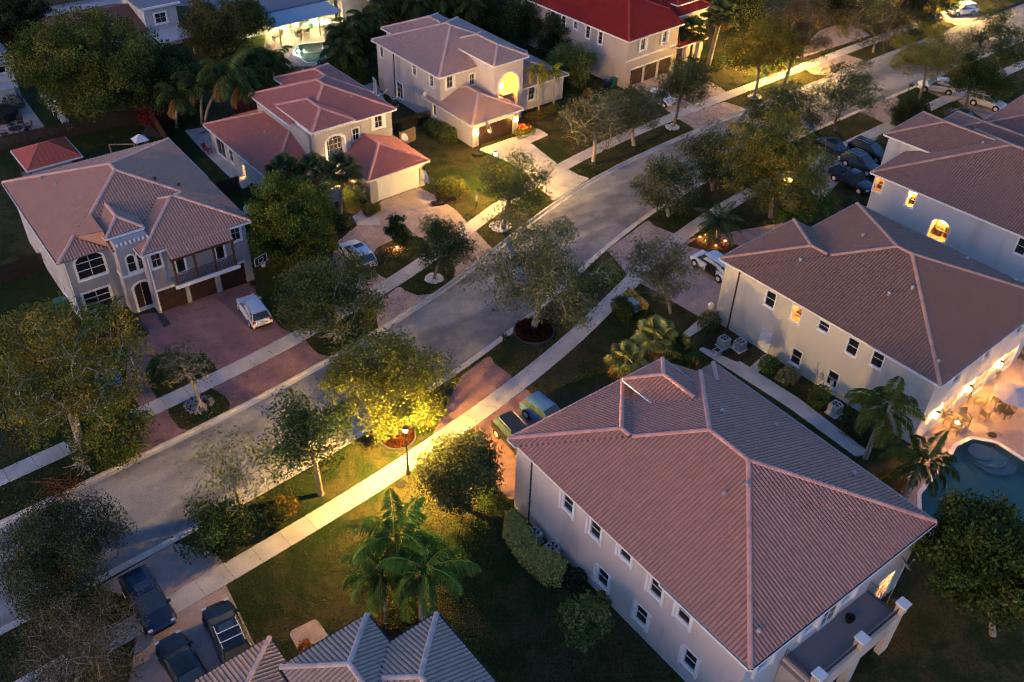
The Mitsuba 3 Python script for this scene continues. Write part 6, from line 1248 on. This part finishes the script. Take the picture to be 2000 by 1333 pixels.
for i in range(5): m.tube([(hx + (.22+.05*i)*math.cos(t), hy + (.22+.05*i)*math.sin(t), .05 + .05*i) for t in np.linspace(0, 6.283, 20)], .03, 5)
m.put(k, 'hose', 'dark_blue_plastic'); m = MB()
for i in range(3): m.tube([(hx + .1*i + .15*math.cos(t), hy + .15*math.sin(t), .36) for t in np.linspace(0, 6.283, 14)], .035, 5)
m.put(k, 'hose', 'metal_white')
k = thing('pipework', 'white piping against the cream wall by the side path', 'pipework'); a = np.array((54.11,25.76)); b = np.array((54.11,24.45)); MB().tube([(*a, .35), (*b, .35)], .04, 5).tube([(*a, .15), (*b, .15)], .04, 5).put(k, 'pipe', 'metal_white')
for lab, px in (('square pot edge at the corner of the side bed', (52.74,35.91)),): k = thing('square_planter', lab, 'pot'); x, y = px; MB().box((x-.3, y-.3, 0), (x+.3, y+.3, .35)).put(k, 'pot', 'pale_metal'); MB().box((x-.22, y-.22, .351), (x+.22, y+.22, .36)).put(k, 'soil', 'mulch_material')
k = thing('rubbish_bag', 'white bag standing at the corner of the cream house', 'bag'); x, y = (57.13,40.54); MB().lathe(x, y, [(0, 0), (.28, .05), (.3, .4), (.15, .6), (0, .62)], 9).put(k, 'bag', 'metal_white')
k = thing('brush_pile', 'heap of cut branches on the verge at the left', 'brush pile'); m = MB(); r = np.random.default_rng(5); c0 = np.array((4.35,53.47))
for _ in range(60): p = c0 + r.normal(0, .5, 2); d = rand_unit(r, 1)[0]*[1, 1, .25]*r.uniform(.5, 1.2); z = r.uniform(.08, .5); m.tube([(p[0]-d[0], p[1]-d[1], max(.03, z-d[2])), (p[0]+d[0], p[1]+d[1], max(.03, z+d[2]))], .03, 4)
m.put(k, 'branches', 'brown_wood', kind='stuff')
# ---- far buildings
def box_house(key, label, boxes, wins=(), wallc=(.5, .5, .5)):
    key = thing(key, label, 'house'); HOUSES[key] = dict(M=np.eye(4), yaw=0.0, sol=m3.Manifold(), wall=wallc, cut=m3.Manifold(), rs=random.Random(1))
    for a, b in boxes: HOUSES[key]['sol'] = HOUSES[key]['sol'] + m3.Manifold.cube(tuple(np.array(b, float) - np.array(a, float))).translate(tuple(a))
    for w in wins: window(key, *w[:5], **w[5])
    finish_house(key); return key
K = box_house('white_far_house', 'white house with a brown low roof among dark trees at the top', [((39.9, 125.0, -.5), (44.3, 133, 5.4)), ((30, 125.2, -.5), (39.85, 136, 2.85))], [(('y', 125.0), 42.0, 3.9, 1.5, 1.3, dict(rows=2, cols=2, trim=.22))], (.42, .44, .48))
m = MB().add([(29.3, 124.5, 2.9), (39.84, 124.5, 2.9), (39.84, 136.5, 2.9), (29.3, 136.5, 2.9), (34, 130.5, 4.6), (39.84, 130.5, 4.6)], [[0, 1, 5, 4], [2, 3, 4, 5]]).add([(29.3, 136.5, 2.9), (29.3, 124.5, 2.9), (34, 130.5, 4.6)], [[0, 1, 2]]).box((29.3, 124.45, 2.72), (39.84, 136.5, 2.895)); bsdf('brown_roof', (.13, .065, .05), .85, .15); m.put(K, 'roof', 'brown_roof')
MB().box((39.5, 124.7, 5.4), (44.7, 134, 5.6)).put(K, 'flat_roof', 'flat_grey_roof'); MB().box((39.4, 124.5, 5.38), (44.8, 124.68, 5.66)).put(K, 'fascia', 'white_trim')
MB().box((39.9, 120.2, 2.3), (44.3, 124.97, 2.45)).put(K, 'porch_roof', 'pale_awning')
for x in (40.2, 44.0): MB().box((x-.08, 120.4, 0), (x+.08, 120.56, 2.3)).put(K, 'porch_post', 'grey_metal')
J = box_house('left_edge_house', 'grey and white house cut off by the left edge', [((8, 119.0, -.5), (21.5, 130, 4.8)), ((8, 117.2, -.5), (20.6, 119, 2.4))], [(('y', 119.0), 20.0, 4.0, 1.4, .8, dict(rows=1, cols=2)), (('y', 119.0), 16.6, 4.0, 1.4, .8, dict(rows=1, cols=2))], (.48, .50, .54))
MB().add([(7, 118.4, 4.85), (22.1, 118.4, 4.85), (22.1, 130.6, 4.85), (7, 130.6, 4.85), (7, 124.5, 7.0), (17, 124.5, 7.0)], [[0, 1, 5, 4], [2, 3, 4, 5]]).add([(22.1, 118.4, 4.85), (22.1, 130.6, 4.85), (17, 124.5, 7)], [[0, 1, 2]]).box((7, 118.4, 4.7), (22.1, 130.6, 4.845)).put(J, 'roof', 'flat_grey_roof'); MB().box((8, 116.8, 2.4), (21, 119.0 - .003, 2.52)).put(J, 'lean_to_roof', 'pale_awning')
Lh = box_house('lit_patio_house', 'dark-roofed house with a pale awning over a brightly lit rear patio', [((50, 121.5, -.5), (66, 132, 2.95))], [(('y', 121.5), 56.5, 1.3, 1.6, 1.5, dict(rows=1, cols=2)), (('y', 121.5), 61, 1.2, 1.8, 2.1, dict(rows=1, cols=2, sill=False))], (.60, .60, .57))
MB().box((49.5, 120.9, 2.96), (66.5, 132.5, 3.2)).put(Lh, 'roof', 'flat_grey_roof')
MB().add([(53.4, 116.4, 2.72), (64.4, 116.4, 2.72), (64.4, 121.2, 2.94), (53.4, 121.2, 2.94), (53.4, 116.4, 2.80), (64.4, 116.4, 2.80), (64.4, 121.2, 3.02), (53.4, 121.2, 3.02)], [[3, 2, 1, 0], [4, 5, 6, 7], [0, 1, 5, 4], [1, 2, 6, 5], [3, 0, 4, 7]]).put(Lh, 'awning', 'pale_awning')
for x in (54.8, 57.9, 60.9, 64.2): MB().box((x-.06, 116.7, 0), (x+.06, 116.82, 2.72)).put(Lh, 'awning_post', 'gutter_dark')
for x in (56.4, 59.4, 62.4): MB().lathe(x, 119.6, [(0, 2.50), (.16, 2.5), (.16, 2.58), (0, 2.58)], 10).put(Lh, 'patio_lamp', 'lamp_clear', emit=(190, 160, 62), ew=.6)
table('white long table on the lit rear patio', (62.8, 119.2), 1.3, .75, 'metal_white', sq=True, legs='metal_white'); table('dark dining table on the lit rear patio', (59.0, 119.0), .8, .75, 'dark_furniture', sq=True)
for i, (x, y, a) in enumerate(((58.2, 118.3, 90), (59.6, 118.2, 90), (58.2, 119.9, -90), (59.8, 119.9, -90))): chair('dark chair at the dining table on the lit rear patio, ' + ('near left corner', 'near right corner', 'far left corner', 'far right corner')[i], (x, y), a, 'dark_furniture', group='chairs round the rear patio dining table', s=1.1)
lounger('orange-cushioned lounger on the lit rear patio', (55.9, 119.6), 20, 'pale_wood', 'brown_wood'); chair('white chair at the left end of the lit rear patio', (54.6, 117.9), 30, 'metal_white', 'metal_white')
k = thing('patio_cooler', 'turquoise cooler on the lit rear patio', 'cooler'); MB().box((60.9, 119.8, .1), (61.5, 120.2, .7)).put(k, 'box', 'teal_plastic')
k = thing('pool_light', 'white globe light at the edge of the rear pool', 'lamp'); px = (55.47,113.15); MB().lathe(*px, [(0, .05), (.12, .1), (.17, .2), (.12, .3), (0, .35)], 10).put(k, 'globe', 'lamp_clear', emit=(60, 58, 50))
Mh = box_house('mauve_far_house', 'mauve house with a pale awning at the top edge', [((66.8, 120.5, -.5), (80, 131, 3.2))], (), (.46, .42, .44)); MB().box((66.5, 120.2, 3.2), (80.5, 131, 3.4)).put(Mh, 'roof', 'flat_grey_roof'); MB().box((69.4, 114.6, 2.9), (78, 120.19, 3.05)).put(Mh, 'awning', 'pale_awning')
for x in (69.8, 73.8, 77.6): MB().box((x-.06, 114.8, 0), (x+.06, 114.92, 2.9)).put(Mh, 'awning_post', 'gutter_dark')
Nh = box_house('far_right_house', 'pale house glimpsed between trees right of the red roof', [((112, 96, -.5), (126, 108, 5.5))], [(('y', 96), 116.5, 4.2, .9, 1.3, dict(rows=2, cols=1)), (('y', 96), 120.5, 4.2, .9, 1.3, dict(rows=2, cols=1))], (.52, .52, .56)); MB().add([(111.4, 95.4, 5.5), (126.6, 95.4, 5.5), (126.6, 108.6, 5.5), (111.4, 108.6, 5.5), (118, 102, 8), (120, 102, 8)], [[0, 1, 5, 4], [2, 3, 4, 5], [3, 0, 4], [1, 2, 5]][:2]).add([(111.4, 108.6, 5.5), (111.4, 95.4, 5.5), (118, 102, 8)], [[0, 1, 2]]).add([(126.6, 95.4, 5.5), (126.6, 108.6, 5.5), (120, 102, 8)], [[0, 1, 2]]).put(Nh, 'roof', 'flat_grey_roof')
I_ = house('right_edge_house', 'brown roofed house cut off by the right edge beyond the pale house', 45.0, [dict(r=(103, 12, 122, 32.3), z=5.6, s=.4)], (.5, .47, .43), TILE_G, cap_single=False, cap_col=(.42, .26, .19)); finish_house(I_)
k = box_house('low_side_garage', 'low side wing with brown roof between the pale house and the clump palm', [((81.0, 35.5, -.5), (86.5, 40.5, 2.7))], (), (.5, .49, .47)); MB().add([(80.5, 35, 2.7), (87, 35, 2.7), (87, 41, 2.7), (80.5, 41, 2.7), (83.7, 38, 4.0)], [[0, 1, 4], [1, 2, 4], [2, 3, 4], [3, 0, 4]]).put(k, 'roof', 'brown_roof')
